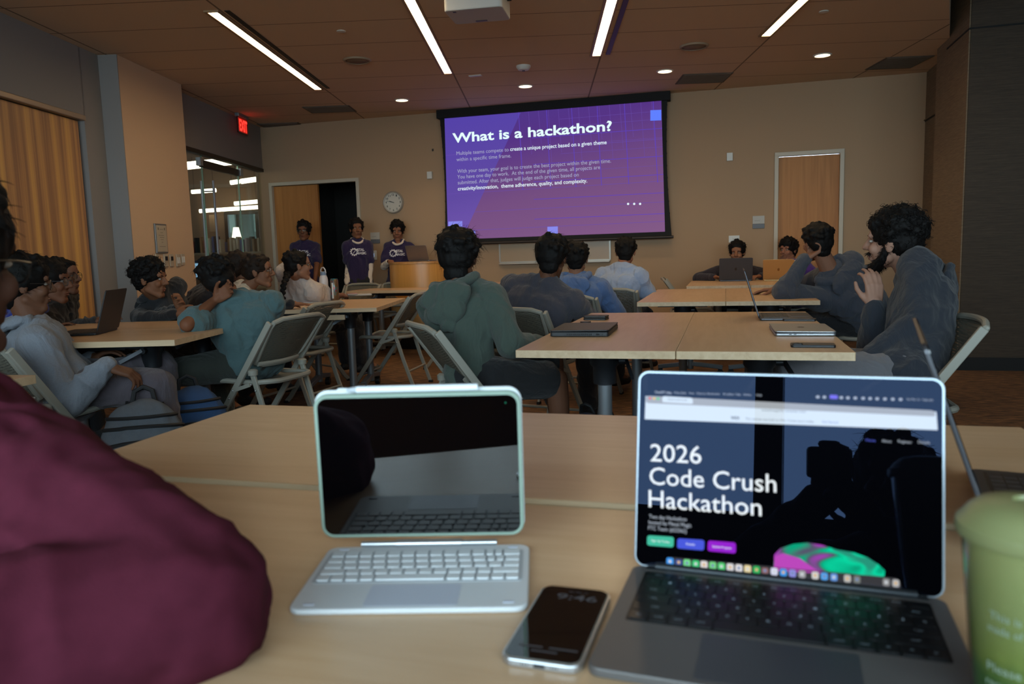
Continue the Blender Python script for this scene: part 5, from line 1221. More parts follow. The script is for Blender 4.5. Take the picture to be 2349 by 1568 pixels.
# boys at the far right tables
p = person('boy in a dark top with purple sleeves behind the dark grey laptop', (.10, 8.80, .55), atd(1691, 580, 8.25), 265, 262, hp=-6, s=.94, hs=.97, skinc=(140, 92, 66), top=(30, 24, 36), pants=(30, 30, 34), seed=11, hair=dict(MESSY, vol=.008, top=.010, fringe=.0), face=True, arms={'R': dict(w=(-.10, 8.50, .78), e=(-.18, 8.72, .80)), 'L': dict(w=(.32, 8.50, .78), e=(.38, 8.72, .80))})
p = person('person in a purple tee over a white hood, gesturing with one hand', (.70, 8.74, .55), atd(1808, 574, 8.3), 235, 236, hp=-2, s=.96, hs=.98, skinc=(146, 94, 66), top=(66, 32, 112), sleeve='short', pants=(30, 30, 34), seed=12, hair=dict(MESSY, vol=.012, top=.012), face=True, sleeve_mat=cloth('grey brown jersey', (96, 84, 86)),
           arms={'R': dict(w=(.58, 8.36, .86), e=(.46, 8.60, .80), d=(.1, -.3, 1), t=(.8, 0, .4), curl=.15), 'L': dict(w=(.98, 8.50, .80))})
hd = MB(); hh = p['h']; bs = p['base']; P_ = [bs + p['ax'] * (.035 - .05 * max(0, math.cos(a))) + (p['R3'] * math.sin(a) * .080 + p['fwd'] * math.cos(a) * .082) for a in [2 * math.pi * i / 18 for i in range(19)]]; hd.tube(P_, .024, 8); p['ch'](blobify(hd, 'hood', .007, CREAM, p['t'], 1, .004, 14))
# blue-grey hoodie, elbow on the table
person('man in a blue-grey hoodie resting his chin on his hand', (1.0, 5.82, .56), atd(1874, 557, 5.25), 150, 118, 122, hp=0, hr=-6, s=1.10, hs=1.05, skinc=(128, 88, 68), top=(50, 55, 66), pants=(18, 18, 22), hood=True, seed=14, vox=.006, hair=dict(SHORT, vol=.008, top=.006, nape=-.05), face=True, nb=atd(1908, 630, 5.28), loose=.01,
       arms={'L': dict(w=atd(1840, 604, 5.2), e=atd(1824, 676, 5.2), d=(.75, .1, .5), t=(0, .9, .2), curl=.55), 'R': dict(w=atz(1786, 664, .775), e=atz(1830, 662, .77), d=(-1, .1, -.05), t=(-.1, -.9, .1), curl=.2)}, knees={'L': (.58, 5.88, .55), 'R': (.62, 6.1, .55)})
# bearded man at the right
br_ = person('bearded man with curly black hair in a dark navy hoodie, hand at his mouth', (.70, 3.43, .56), atd(2048, 556, 3.45), 176, 154, 162, hp=0, hr=-4, s=1.10, hs=1.08, skinc=(150, 112, 94), top=(29, 33, 42), pants=(98, 96, 100), hood=True, seed=15, vox=.0055, hair=dict(CURLY, nl=170, vol=.010, top=.010, n=520, lump=.014), face=True, beard=True, nb=atd(2112, 660, 3.42), loose=.012,
       arms={'R': dict(w=atd(2008, 700, 3.38), e=atd(2038, 808, 3.48), d=(-.05, -.02, .99), t=(-.9, -.3, .1), curl=[.3, .5, .45, .4, .35]), 'L': dict(w=atd(2018, 812, 3.12), e=atd(2106, 840, 3.02), d=(-.9, .3, -.2), t=(0, 0, 1), curl=.5)},
       knees={'L': (.29, 3.22, .60), 'R': (.31, 3.55, .57)}, ankles={'L': (.2, 3.25, .12)}, pname='sweatpants', fold=.008)
mb = MB(); k = br_['LG']['L']; q = k[0].lerp(k[1], .28); n_ = Vector((0, -1, .55)).normalized()
def emblem(mb, c, n_, r, col):
    u = Vector((1, 0, 0)); w = n_.cross(u).normalized(); mb.rings([[c + n_ * z + u * r * math.cos(a) * .8 + w * r * math.sin(a) for a in [2 * math.pi * i / 20 for i in range(20)]] for z in (0, .002)], True, col)
cc = q + n_ * .098; emblem(mb, cc, n_, .016, 0); emblem(mb, cc + n_ * .0022, n_, .0135, 1); emblem(mb, cc + n_ * .0044 + Vector((-.003, 0, .004)), n_, .006, 2)
br_['ch'](obj('embroidered_emblem', mb, [mat('thread white', (190, 190, 195), .7), mat('thread navy', (24, 28, 70), .7), mat('thread red', (150, 30, 40), .7)], br_['t']))
# presenters
def standing(label, px, py, D, yaw, s, **k):
    hd_ = atd(px, py, D); z = hd_.z; return person(label, (hd_.x, hd_.y, z - .71 * s), hd_, yaw, yaw, s=s, sit=False, top=PURP, sleeve='short', pants=(16, 16, 19), shoes=(60, 50, 44), face=True, bow=.0, loose=.0, neckf=.0, wide=.84, **k)
s1 = standing('presenter in a purple tee with bare forearms before the wood door leaf', 697, 531, 9.55, 288, .90, hs=.97, skinc=(112, 70, 48), seed=21, hair=dict(MESSY, vol=.010, top=.014, n=260, fringe=0), glasses=(24, 24, 26), arms={'R': dict(w=atd(714, 648, 9.36), pole=(-.6, .9, 0), curl=.5), 'L': dict(w=atd(723, 650, 9.34), pole=(.6, .9, 0), curl=.5)}, hem=.10)
s2 = standing('presenter in a purple tee over a cream hoodie at the open dark door', 818, 526, 9.35, 306, .90, hs=.97, skinc=(120, 78, 54), seed=22, hair=dict(MESSY, fringe=.0, vol=.008, top=.012), sleeve_mat=CREAM, arms={'R': dict(w=atd(796, 648, 9.3), pole=(-.2, 1, 0), d=(0, 0, -1), t=(0, -1, 0)), 'L': dict(w=atd(847, 652, 9.4), pole=(.2, 1, 0), d=(0, 0, -1), t=(0, -1, 0))}, hem=.09)
s3 = standing('presenter in a purple tee over a cream hoodie, leaning on the lectern', 912, 530, 9.6, 288, .90, hs=.97, hp=-12, skinc=(132, 86, 62), seed=23, hair=dict(MESSY, fringe=.0, vol=.010, top=.010, flow=(0, .3, -.5)), sleeve_mat=CREAM, arms={'R': dict(w=atd(891, 601, 9.35), pole=(-.7, 1, 0), curl=.3), 'L': dict(w=atd(966, 606, 9.38), pole=(.7, .5, -.6), curl=.3)}, hem=.10)
for s_ in (s1, s2, s3): team_print(s_, .95)
drape(s1, gear_art(0, -.12, .034), PRINT, 'gear_print')
for s_ in (s2, s3):
    hd = MB(); bs = s_['base']; P_ = [bs + s_['ax'] * (.040 - .06 * max(0, math.cos(a))) + (s_['R3'] * math.sin(a) * .070 + s_['fwd'] * math.cos(a) * .074) for a in [2 * math.pi * i / 18 for i in range(19)]]; hd.tube(P_, .015, 8); hd.ell(bs - s_['fwd'] * .09 - s_['ax'] * .02, (.10, .05, .07)); s_['ch'](blobify(hd, 'hood', .007, CREAM, s_['t'], 1, .004, 14))
# girl with the braid, girl in the cream vest, fist on cheek
g = person('girl with glasses and a long dark braid in a pale tee', (-3.56, 6.05, .54), atd(684, 610, 6.2), 60, 42, 55, hp=0, s=.95, hs=.98, skinc=(130, 92, 70), top=(176, 164, 156), sleeve='short', pants=(30, 30, 36), seed=31, hair=dict(SHORT, vol=.004, top=.002, nape=-.04, n=120, ln=.012), glasses=(30, 28, 28), arms={'R': dict(w=(-3.3, 6.2, .76)), 'L': dict(w=(-3.5, 6.4, .76))}, loose=.02, face=True)
mb = MB(); hh = g['h']; q0 = hh(0, -.09, -.05)
bp_ = [q0, atd(658, 635, 6.0), atd(651, 650, 5.95), atd(649, 668, 5.95), atd(650, 690, 5.95)]
for i in range(15):
    f = i / 14 * 3.999; a = bp_[int(f)]; b_ = bp_[int(f) + 1]; c = a.lerp(b_, f - int(f)); w = .026 - .0008 * i; sd = .009 * (1 if i % 2 else -1); mb.ell(c + Vector((sd, 0, 0)), (w, w * .8, w * .95), None, 12, 8)
g['ch'](blobify(mb, 'braid', .005, HAIRC, g['t'], 1, .002, 60))
g2 = person('girl with glasses in a cream vest, one hand flat on the table', (-3.72, 5.02, .55), atd(594, 624, 5.75), 55, 18, 45, hp=0, s=.96, hs=1.0, skinc=(122, 82, 60), top=(190, 172, 148), sleeve='none', pants=(36, 34, 40), seed=33, hair=dict(SHORT, vol=.006, top=.004, nape=-.03, n=160, ln=.014, extra=[((0, -.105, .0), (.035, .03, .035))]), hairm=HAIRB, glasses=(60, 40, 34), sleeve_mat=cloth('black jersey', (20, 22, 28)), tname='vest',
            arms={'R': dict(w=atz(662, 698, .775), e=atd(634, 704, 5.72), d=(.5, .8, -.05), t=(-.8, .4, .1), curl=.12), 'L': dict(w=(-3.7, 5.42, .79))}, face=True)
person('person with brown hair resting a fist on the cheek, left of the cream vest', (-4.16, 5.05, .55), atd(550, 616, 6.1), 60, 70, 60, hp=-6, hr=8, s=.95, hs=1.0, skinc=(118, 80, 60), top=(22, 26, 36), pants=(30, 30, 36), seed=34, hair=dict(SHORT, vol=.010, top=.006), hairm=HAIRB,
       arms={'R': dict(w=atd(573, 646, 5.95), pole=(.8, -.3, -1), d=(-.35, .1, .9), t=(-.4, .8, .2), curl=.95), 'L': dict(w=(-4.2, 5.5, .70))})
# teal shirt, leaning with the hand behind the neck
person('person in a teal tee leaning left, hand behind the neck', (-2.60, 3.78, .545), atd(504, 642, 4.30), 170, 122, 118, hp=-4, hr=-20, s=1.0, hs=1.03, skinc=(112, 78, 60), top=(66, 90, 92), sleeve='short', pants=(36, 40, 34), seed=41, vox=.006, hair=dict(MESSY, vol=.012, top=.006, nape=-.055), loose=.012, padj=-.002, fold=.006, foldfs=14,
       nb=atd(546, 692, 4.26), arms={'L': dict(w=atd(484, 696, 4.15), e=atd(438, 742, 4.02), d=(.7, .1, .45), t=(0, 0, 1), curl=.4), 'R': dict(w=(-2.85, 4.15, .70))}, knees={'L': atd(436, 850, 4.2), 'R': (-3.0, 4.0, .56)}, hem=-.02)
# left table
person('boy with curly black hair in a black hoodie, hands on the left table, facing right', (-3.80, 4.66, .54), atd(346, 642, 5.05), 0, 14, -10, hp=-4, s=.95, hs=1.0, skinc=(120, 78, 56), top=(24, 24, 27), hood=True, pants=(26, 26, 30), seed=42, vox=.006, hair=dict(CURLY, vol=.012, top=.010, n=300, fringe=0), face=True,
       arms={'R': dict(w=atd(382, 722, 4.85), e=atd(328, 738, 4.8), d=(.9, .2, -.05), t=(0, 0, 1), curl=.45), 'L': dict(w=atd(404, 712, 5.0), e=atd(380, 700, 5.2), d=(.5, -.2, .5), t=(-.3, 0, .8), curl=.5)})
person('person with glasses in a black quilted jacket, farthest left at the table', (-4.42, 4.15, .55), atd(146, 636, 5.05), 40, 15, 30, hp=0, s=1.0, hs=.98, skinc=(110, 74, 56), top=(32, 28, 28), pants=(30, 30, 34), seed=43, hair=dict(SHORT, vol=.006), glasses=(40, 34, 30), face=True, tname='quilted_jacket', fold=.012, foldfs=14, loose=.02, arms={'R': dict(w=atd(208, 742, 4.8), pole=(0, -1, -1))})
person('person with glasses in a royal blue hoodie beside the quilted jacket', (-4.10, 3.48, .55), atd(116, 648, 4.45), 48, 22, 40, hp=-3, s=1.0, hs=1.02, skinc=(104, 68, 50), top=(24, 44, 132), hood=True, pants=(30, 30, 34), seed=44, hair=dict(SHORT, vol=.012, top=.008, nape=-.06), glasses=(70, 70, 74), face=True)
person('person with glasses in a heather grey hoodie, hand on the thigh', (-3.02, 2.88, .55), atd(58, 655, 3.52), 42, 48, 40, hp=-4, s=1.06, hs=1.04, skinc=(96, 62, 46), top=(140, 146, 156), hood=True, pants=(74, 66, 72), seed=45, vox=.006, hair=dict(MESSY, vol=.014, top=.010, nape=-.06), glasses=(40, 40, 44), face=True, nblen=.20, loose=.016, toptex=cloth('heather fleece', (112, 116, 124), .16),
       arms={'R': dict(w=atd(240, 840, 3.38), pole=(.9, .1, -.7), d=(.5, .4, -.25), t=(-.4, .7, .2), curl=.4), 'L': dict(w=(-3.1, 3.1, .62))}, knees={'R': atd(352, 885, 3.55), 'L': (-2.9, 3.25, .56)}, hem=.05)
# maroon sleeve in the left foreground
mr = person('person with glasses in a maroon heather shirt, elbow on the near table', (-1.0, .26, .56), atd(-150, 618, 1.06), 60, 94, 78, hp=-4, s=1.04, hs=1.06, skinc=(84, 54, 42), top=(96, 42, 60), pants=(24, 24, 28), seed=51, vox=.006, hair=dict(SHORT, vol=.014, top=.012), glasses=(20, 18, 18), face=True, toptex=mat('maroon heather', (76, 28, 42), .95, spec=.1, noise_amt=.22, nscale=55, bump=.2, bscale=500), loose=.028, fold=.006, foldfs=12,
       nb=(-.935, .70, .892), arms={'R': dict(w=(-.66, .36, .80), e=atd(505, 1455, .685), d=(-.7, -.5, -.3), t=(-.5, .8, .2), curl=.5), 'L': dict(w=(-1.25, .75, .60))})
# the photographer behind the camera (seen only as a dark reflection in the laptop display)
ph = person('person holding the camera, seen only as a dark reflection in the laptop display', (.30, -.66, .50), (.225, -.42, .955), 95, 96, hp=6, s=1.0, hs=1.0, skinc=(60, 42, 34), top=(22, 24, 28), pants=(24, 24, 28), seed=61, vox=.008, hair=MESSY, arms={'R': dict(w=(.20, -.27, .84), pole=(1, 0, -1), curl=.6), 'L': dict(w=(.06, -.30, .90), e=(-.12, -.36, .74), d=(.2, .1, .9), t=(1, 0, 0), curl=.7)})
t = thing('camera_body', 'dark camera held up by the photographer, seen only as a reflection', 'camera', (.085, -.25, .985))
mb = MB(); mb.prism(rrect(.10, .045, .02, 5), -.036, .036); mb.prism(rrect(.05, .035, .015, 5), .036, .052); obj('shell', mb, BLACK, t, bevel=.012)
mb = MB(); mb.cyl((0, .02, 0), (0, .055, 0), .034, n=24); obj('lens_barrel', mb, BLACK, t, smooth=True)

backpack('grey backpack with black zips standing on the floor beside the grey hoodie', V3((atd(322, 1000, 3.32).x, atd(322, 1000, 3.32).y, 0)), rad(212), 1.22, (84, 88, 94), (20, 20, 22), 10)
backpack('blue backpack on the floor behind the grey one, by the teal shirt chair', V3((atd(446, 1000, 3.75).x, atd(446, 1000, 3.75).y, 0)), rad(225), 1.18, (40, 68, 104), (18, 18, 22), 8)
backpack('dark navy backpack on the floor under the middle tables', (-.60, 3.75, 0), rad(160), .85, (24, 30, 52), (16, 16, 18), -30)
# ---------------------------------------------------------------- rear wall with daylight windows (behind the camera)
mb = MB(); yr = -1.07; zs, zt_ = .85, 2.75; wx0, wx1 = -3.9, 3.9
for x0, x1, z0, z1 in ((-4.6, wx0, 0, 3.6), (wx1, 4.5, 0, 3.6), (wx0, wx1, 0, zs), (wx0, wx1, zt_, 3.6)): mb.box(((x0 + x1) / 2, yr, (z0 + z1) / 2), (x1 - x0, .16, z1 - z0))
struct('wall_rear', mb, WALL)
w3 = thing('window_3', None, None); w3['kind'] = 'structure'
mb = MB()
for x in (wx0, -2.75, -1.55, -.12, 1.3, 2.6, wx1): mb.box((x, yr, (zs + zt_) / 2), (.09, .10, zt_ - zs))
for z in (zs, zt_): mb.box(((wx0 + wx1) / 2, yr, z), (wx1 - wx0, .10, .07))
struct('window_frame', mb, BLACK, w3)
mb = MB(); mb.box(((wx0 + wx1) / 2, yr, (zs + zt_) / 2), (wx1 - wx0, .006, zt_ - zs)); struct('window_pane', mb, GLASS, w3)

# ---------------------------------------------------------------- tablet in its white keyboard cover
IY = .24; KW_, KD_ = .246, .168
kc = Vector((-.3095, .676, .7405)); t = thing('tablet_with_keyboard', 'black-screened tablet standing in a white keyboard cover on the near table', 'tablet', kc, IY)
WK = mat('white keyboard shell', (196, 198, 200), .5); WK2 = mat('white key', (204, 206, 208), .55); WK3 = mat('trackpad white', (176, 180, 192), .4)
mb = MB(); mb.prism(rrect(KW_, KD_, .014, 6, (0, KD_ / 2)), 0, .0062); obj('keyboard_base', mb, WK, t, bevel=.002)
mb = MB(); mb.prism(rrect(KW_ - .014, KD_ * .52, .004, 3, (0, KD_ * .63)), .0062, .0066); obj('key_well', mb, mat('white well', (168, 172, 176), .6), t)
kw, y1 = KW_ - .02, KD_ * .875; ph = KD_ * .49 / 5
rows = [[1] * 11 + [.62, .62, 1.25], [1.15] + [1] * 10 + [.62, .62, 1.1], [1.35] + [1] * 11 + [1.2], [1.75] + [1] * 10 + [1.9], [1, 1, 1, 1.05, 4.9, 1.05, 1, 1, 1, 1]]
mb = MB()
for r_, ws in enumerate(rows):
    tot = sum(ws); x = -kw / 2
    for w in ws:
        q = kw * w / tot; P = rrect(q - .0026, ph - .003, .0018, 3, (x + q / 2, y1 - ph * (r_ + .5))); mb.prism(P, .0066, .0086); x += q
obj('keys', mb, WK2, t, bevel=.0004)
mb = MB(); mb.prism(rrect(KW_ * .395, KD_ * .30, .004, 3, (.002, KD_ * .185)), .0062, .0065); obj('trackpad', mb, WK3, t)
for x, y in ((-KW_ / 2 + .02, .012), (KW_ / 2 - .02, .012), (-KW_ / 2 + .02, KD_ - .010), (KW_ / 2 - .02, KD_ - .010)): mb = MB(); mb.prism(rrect(.012, .004, .0019, 3, (x, y)), .0062, .0070); obj('magnet_pad', mb, WK3, t)
mb = MB(); mb.cyl((-.083, KD_ - .002, .0095), (.083, KD_ - .002, .0095), .0038, n=14); obj('hinge_bar', mb, STEEL, t, smooth=True)
mb = MB(); mb.cyl((-.04, KD_ - .002, .0095), (.04, KD_ - .002, .0095), .0052, n=14); obj('hinge_barrel', mb, STEEL, t, smooth=True)
TI = rad(91.5); IW, IH = .2500, .1800; T = Matrix.Translation((-.008, KD_ + .002, .0165)) @ Matrix.Rotation(TI, 4, 'X')   # local x right, y up the glass, z towards the viewer
SAGE = mat('sage case', (128, 146, 132), .55); WC = mat('white cover shell', (200, 204, 206), .5)
mb = MB(); mb.prism(rrect(IW, IH, .016, 7, (0, IH / 2)), -.008, 0, T); obj('tablet_case', mb, SAGE, t, bevel=.0012)
mb = MB(); mb.prism(rrect(IW + .002, IH + .004, .017, 7, (0, IH / 2 + .002)), -.012, -.0082, T); obj('back_cover', mb, WC, t, bevel=.001)
mb = MB(); mb.prism(rrect(IW - .009, IH - .009, .012, 7, (0, IH / 2)), 0, .0006, T); obj('display', mb, mat('tablet display glass', (3, 3, 4), .02, spec=1.0), t)
mb = MB(); c = T @ Vector((IW / 2 - .018, IH - .014, .0007)); mb.ell(c, .0008, n=8, m=5); obj('indicator', mb, emis('green dot', (.05, .6, .35), .5), t)
mb = MB(); mb.prism(rrect(.02, .0030, .001, 2, (0, IH + .0045)), -.011, -.004, T); mb.prism([(-.012 - .09, IH - .001), (.012 + .062, IH - .001), (.066, IH + .006), (-.096, IH + .006)], -.0122, -.0088, T); obj('pencil_notch', mb, WC, t)
st = thing('stylus', 'white stylus clipped along the top edge of the tablet', 'stylus', kc, IY)
mb = MB(); a = T @ Vector((-.072, IH + .0048, -.004)); b_ = T @ Vector((.074, IH + .0048, -.004)); mb.cyl(a, b_, .0044, n=18); obj('barrel', mb, mat('stylus white', (214, 220, 226), .3), st, smooth=True)
mb = MB(); e = T @ Vector((-.084, IH + .0048, -.004)); mb.cyl(e, a, .0018, .0044, n=18); obj('tip', mb, mat('stylus tip', (170, 176, 182), .4), st, smooth=True)

# ---------------------------------------------------------------- face-up phone
t = phone('phone lying face up on the near table with a dim 9:46 on its glass', (-.152, .681, .74), rad(-2), col=(110, 104, 96), cams=False, face_up=True, w=.0715, l=.150, th=.008)
DIM = emis('dim lock screen text', (.30, .32, .36), .16)
zf = .0089
text_mesh('clock_text', '9:46', (-.016, .045, zf), (.026, .045, zf), (0, 1, 0), .012, DIM, t, .01, lift=-.0001)
text_mesh('date_text', 'Sat Mar 21', (-.006, .0615, zf), (.014, .0615, zf), (0, 1, 0), .003, DIM, t, 0, lift=-.0001)
mb = MB(); mb.box((-.014, -.053, zf), (.022, .002, .0002)); mb.box((.016, -.053, zf), (.026, .002, .0002)); mb.box((-.0, -.060, zf), (.024, .002, .0002)); obj('lock_screen_lines', mb, DIM, t)
mb = MB(); mb.prism(rrect(.0735, .152, .012, 6), .0004, .0072); obj('metal_band', mb, STEEL, t, bevel=.001)
mb = MB(); mb.box((0, -.0764, .0038), (.010, .001, .0026)); [mb.cyl((x, -.0758, .0038), (x, -.0766, .0038), .0007, n=8) for x in (-.016, -.0135, -.011, .011, .0135, .016)]; obj('port', mb, BLACK, t)

# ---------------------------------------------------------------- open silver laptop with the web page
LY = -.0705; LWd, LDp = .3075, .2212; hc = Vector((.0555, .812, .74)); t = thing('laptop', 'open silver laptop on the near table showing the dark hackathon web page', 'laptop', hc, LY)
DG = mat('laptop deck', (98, 95, 94), .5, .45)
mb = MB(); mb.prism(rrect(LWd, LDp, .012, 6, (0, -LDp / 2)), .002, .0105); obj('base', mb, DG, t, bevel=.0015)
mb = MB(); mb.cyl((-LWd * .42, 0, .011), (LWd * .42, 0, .011), .0048, n=12); mb.box((0, -.004, .0095), (LWd * .9, .010, .003)); obj('hinge', mb, mat('hinge dark', (46, 50, 54), .4, .6), t, smooth=True)
kw, kd, y0 = LWd * .885, LDp * .50, -.0175
mb = MB(); mb.prism(rrect(kw + .004, kd + .004, .003, 3, (0, y0 - kd / 2)), .0105, .0108); obj('key_well', mb, mat('key well black', (6, 6, 8), .5), t)
LEG = ['esc|F1|F2|F3|F4|F5|F6|F7|F8|F9|F10|F11|F12|', '`|1|2|3|4|5|6|7|8|9|0|-|=|del', 'tab|Q|W|E|R|T|Y|U|I|O|P|[|]|\\', 'caps|A|S|D|F|G|H|J|K|L|;|\'|ret', 'shift|Z|X|C|V|B|N|M|,|.|/|shift', 'fn|ctl|opt|cmd||cmd|opt|<|^|>']
WS = [[1.5] + [1] * 13, [1] * 13 + [1.5], [1.5] + [1] * 13, [1.8] + [1] * 11 + [1.8], [2.4] + [1] * 10 + [2.4], [1, 1, 1, 1.25, 5.2, 1.25, 1, 1, 1, 1]]
KT = mat('keycap black', (12, 12, 15), .42); KL = mat('key legend', (150, 165, 180), .5); kb = MB(); leg_ = []
phs = [kd * .125] + [kd * .175] * 5; yy = y0
for r_ in range(6):
    tot = sum(WS[r_]); x = -kw / 2
    for w, lb in zip(WS[r_], LEG[r_].split('|')):
        q = kw * w / tot; kb.prism(rrect(q - .0022, phs[r_] - .0022, .0016, 2, (x + q / 2, yy - phs[r_] / 2)), .0108, .0120)
        if lb: leg_.append((lb, x + q / 2, yy - phs[r_] / 2, len(lb)))
        x += q
    yy -= phs[r_]
obj('keys', kb, KT, t)
lm = MB()
for lb, x, y, n_ in leg_:
    w = .0032 * min(n_, 3) * (.8 if n_ > 1 else 1); h_ = .0034 if n_ == 1 else .0022; tb = text_builder(lb, -w / 2, 0, w, h_, .0); lm.add([(x + a[0], y - h_ / 2 + a[2], .01212) for a in tb.v], tb.f)
obj('key_legends', lm, KL, t)
mb = MB(); mb.prism(rrect(.13, .078, .004, 4, (0, -LDp + .046)), .0105, .0107); obj('trackpad', mb, mat('laptop trackpad', (84, 86, 92), .33, .6), t)
OP = rad(100.5); u = Vector((0, -math.cos(OP), math.sin(OP))); nb_ = Vector((0, math.sin(OP), math.cos(OP))); T = Matrix(((1, 0, 0, 0), (0, u.y, nb_.y, 0), (0, u.z, nb_.z, .009), (0, 0, 0, 1)))
mb = MB(); mb.prism(rrect(LWd, LDp - .003, .012, 7, (0, LDp / 2 - .0015)), 0, .0042, T); obj('lid', mb, mat('lid silver', (150, 158, 166), .3, .8), t, bevel=.001)
mb = MB(); mb.prism(rrect(LWd - .0045, LDp - .0075, .010, 7, (0, LDp / 2 - .0015)), -.0006, 0, T); obj('display', mb, mat('laptop display glass', (3, 3, 5), .012, spec=.16), t)
Mt = Matrix.Translation(hc) @ Matrix.Rotation(LY, 4, 'Z'); Mi = Mt.inverted(); pO = Mt @ Vector((0, 0, .009)); pN = (Mt.to_3x3() @ nb_).normalized()
def LP(px, py, lift=.0009):       # a point of the page, on the display plane, in the laptop's own coordinates
    d = Vector(ray(px, py)); c0 = Vector(CAM); k = (pO - pN * lift - c0).dot(pN) / d.dot(pN); return Mi @ (c0 + d * k)
def patch(name, pts, m, lift=.0009, rad_=None):
    P = [LP(*p, lift=lift) for p in pts]
    if rad_:
        Q = []; n_ = len(P)
        for i in range(n_):
            a, b_, c = P[i - 1], P[i], P[(i + 1) % n_]; r0 = min(rad_, (a - b_).length * .45, (c - b_).length * .45); s0 = b_ + (a - b_).normalized() * r0; s1 = b_ + (c - b_).normalized() * r0
            for k in range(5): f = k / 4; Q.append(s0.lerp(b_, f).lerp(b_.lerp(s1, f), f))
        P = Q
    mb = MB(); mb.add(P, [tuple(range(len(P)))]); return obj(name, mb, m, t)
def scr_mat(name, rgb, s=1.0):
    """a lit area of a glossy display: emission under the same reflecting glass"""
    if name in _M: return _M[name]
    m = mat(name, (3, 3, 5), .012, spec=.16, emit=rgb, es=s); return m
def ltext(s, x0, y0, x1, y1, cap_px, m, bold=.0, name='page_text', lift=.0013):
    a, b_ = LP(x0, y0, lift), LP(x1, y1, lift); upv = LP(x0, y0 - 20, lift) - LP(x0, y0, lift); h_ = upv.length * cap_px / 20
    return text_mesh(name, s, a, b_, upv, h_, m, t, bold, lift=0)
WHT = scr_mat('page white', (.72, .84, .95), .95); GRY = scr_mat('page grey', (.42, .45, .48), .9)
patch('browser_bar', [(1481, 908), (2148, 944), (2151, 986), (1479, 961)], WHT, .0009)
patch('browser_tabs', [(1482, 907), (2143, 941), (2147, 955), (1481, 924)], GRY, .0010, .004)
patch('browser_tab', [(1520, 908), (1588, 912), (1590, 926), (1519, 922)], WHT, .0011, .002)
for x, y, c in ((1491, 913, (.9, .12, .1)), (1500.5, 913.5, (.95, .6, .08)), (1509.5, 914, (.1, .7, .2))):
    mb = MB(); q = LP(x, y, .0013); r0 = .0014; e1 = (LP(x + 10, y, .0013) - q).normalized(); e2 = u; mb.add([q + e1 * r0 * math.cos(a) + e2 * r0 * math.sin(a) for a in [2 * math.pi * i / 12 for i in range(12)]], [tuple(range(12))]); obj('window_button', mb, scr_mat('button %.2f' % c[0], c, .9), t)
TX1 = scr_mat('page text white', (.90, .97, 1.0), 1.0); TX2 = scr_mat('page text soft', (.55, .62, .72), .8); TX3 = scr_mat('page text grey', (.20, .24, .30), .5)
ltext('2026', 1492, 1057, 1609, 1063, 40, TX1, .003, 'page_title'); ltext('Code Crush', 1490, 1110, 1781, 1129, 40, TX1, .003, 'page_title'); ltext('Hackathon', 1488, 1162, 1747, 1183, 40, TX1, .003, 'page_title')
ltext('Two day Hackathon', 1489, 1188, 1575, 1195, 9, TX2); ltext('hosted by Metal Magic', 1488, 1201, 1586, 1209, 9, TX2); ltext('FTC Team (#23362)', 1487, 1214, 1575, 1222, 9, TX2)
patch('page_button', [(1485, 1227), (1546, 1231), (1545, 1255), (1484, 1250)], scr_mat('button green', (.07, .62, .42), .85), .0011, .003); ltext('Sign Up Today', 1494, 1241, 1536, 1245, 5, TX1)
patch('page_button', [(1554, 1234), (1616, 1238), (1615, 1262), (1553, 1257)], scr_mat('button blue', (.08, .12, .85), .85), .0011, .003); ltext('Details', 1574, 1249, 1594, 1251, 5, TX1)
patch('page_button', [(1624, 1239), (1688, 1244), (1688, 1269), (1623, 1263)], scr_mat('button purple', (.36, .02, .75), .85), .0011, .003); ltext('Submit Projects', 1634, 1255, 1678, 1259, 5, TX1)
ltext('Home', 1986, 1011, 2008, 1013, 6, scr_mat('link blue', (.12, .16, .8), .8)); ltext('About', 2023, 1013, 2045, 1015, 6, TX2); ltext('Register', 2060, 1014, 2092, 1017, 6, TX2); ltext('Details', 2106, 1016, 2133, 1018, 6, TX2)
ltext('WIX', 1676, 961, 1697, 962, 7, TX3, .03); ltext('This website was built on Wix. Create yours today.', 1710, 962, 1868, 969, 5, TX3); ltext('Get Started', 1886, 969, 1922, 971, 5, scr_mat('link pale', (.15, .25, .7), .8))
ltext('metalmagicftc.wixsite.com', 1747, 942, 1848, 946, 4.5, TX3); ltext('Metal Code Crush', 1532, 917, 1576, 919, 4, TX3)
ltext('ChatGPT Atlas', 1502, 901, 1541, 903, 5, TX2, .02)
for k, (s, x) in enumerate([('File', 1547), ('Edit', 1562), ('View', 1580), ('History', 1598), ('Bookmarks', 1623), ('Profiles', 1659), ('Tabs', 1687), ('Window', 1705), ('Help', 1735)]):
    ltext(s, x, 902.5 + (x - 1547) * .027, x + len(s) * 3.1, 902.5 + (x + len(s) * 3.1 - 1547) * .027, 4.5, TX2)
ltext('Sat Mar 21  9:46 AM', 2080, 917, 2140, 920, 4.5, TX2)
for k, x in enumerate([1876, 1891, 1930, 1945, 1962, 1980, 1996, 2012, 2030, 2048, 2066]):
    y = 910 + (x - 1876) * .03; patch('menu_icon', [(x - 4, y - 3), (x + 4, y - 3), (x + 4, y + 3), (x - 4, y + 3)], TX2, .0012, .0014)
patch('menu_highlight', [(1903, 905), (1922, 906), (1922, 915), (1903, 914)], scr_mat('violet pill', (.2, .15, .9), .9), .0012, .003)
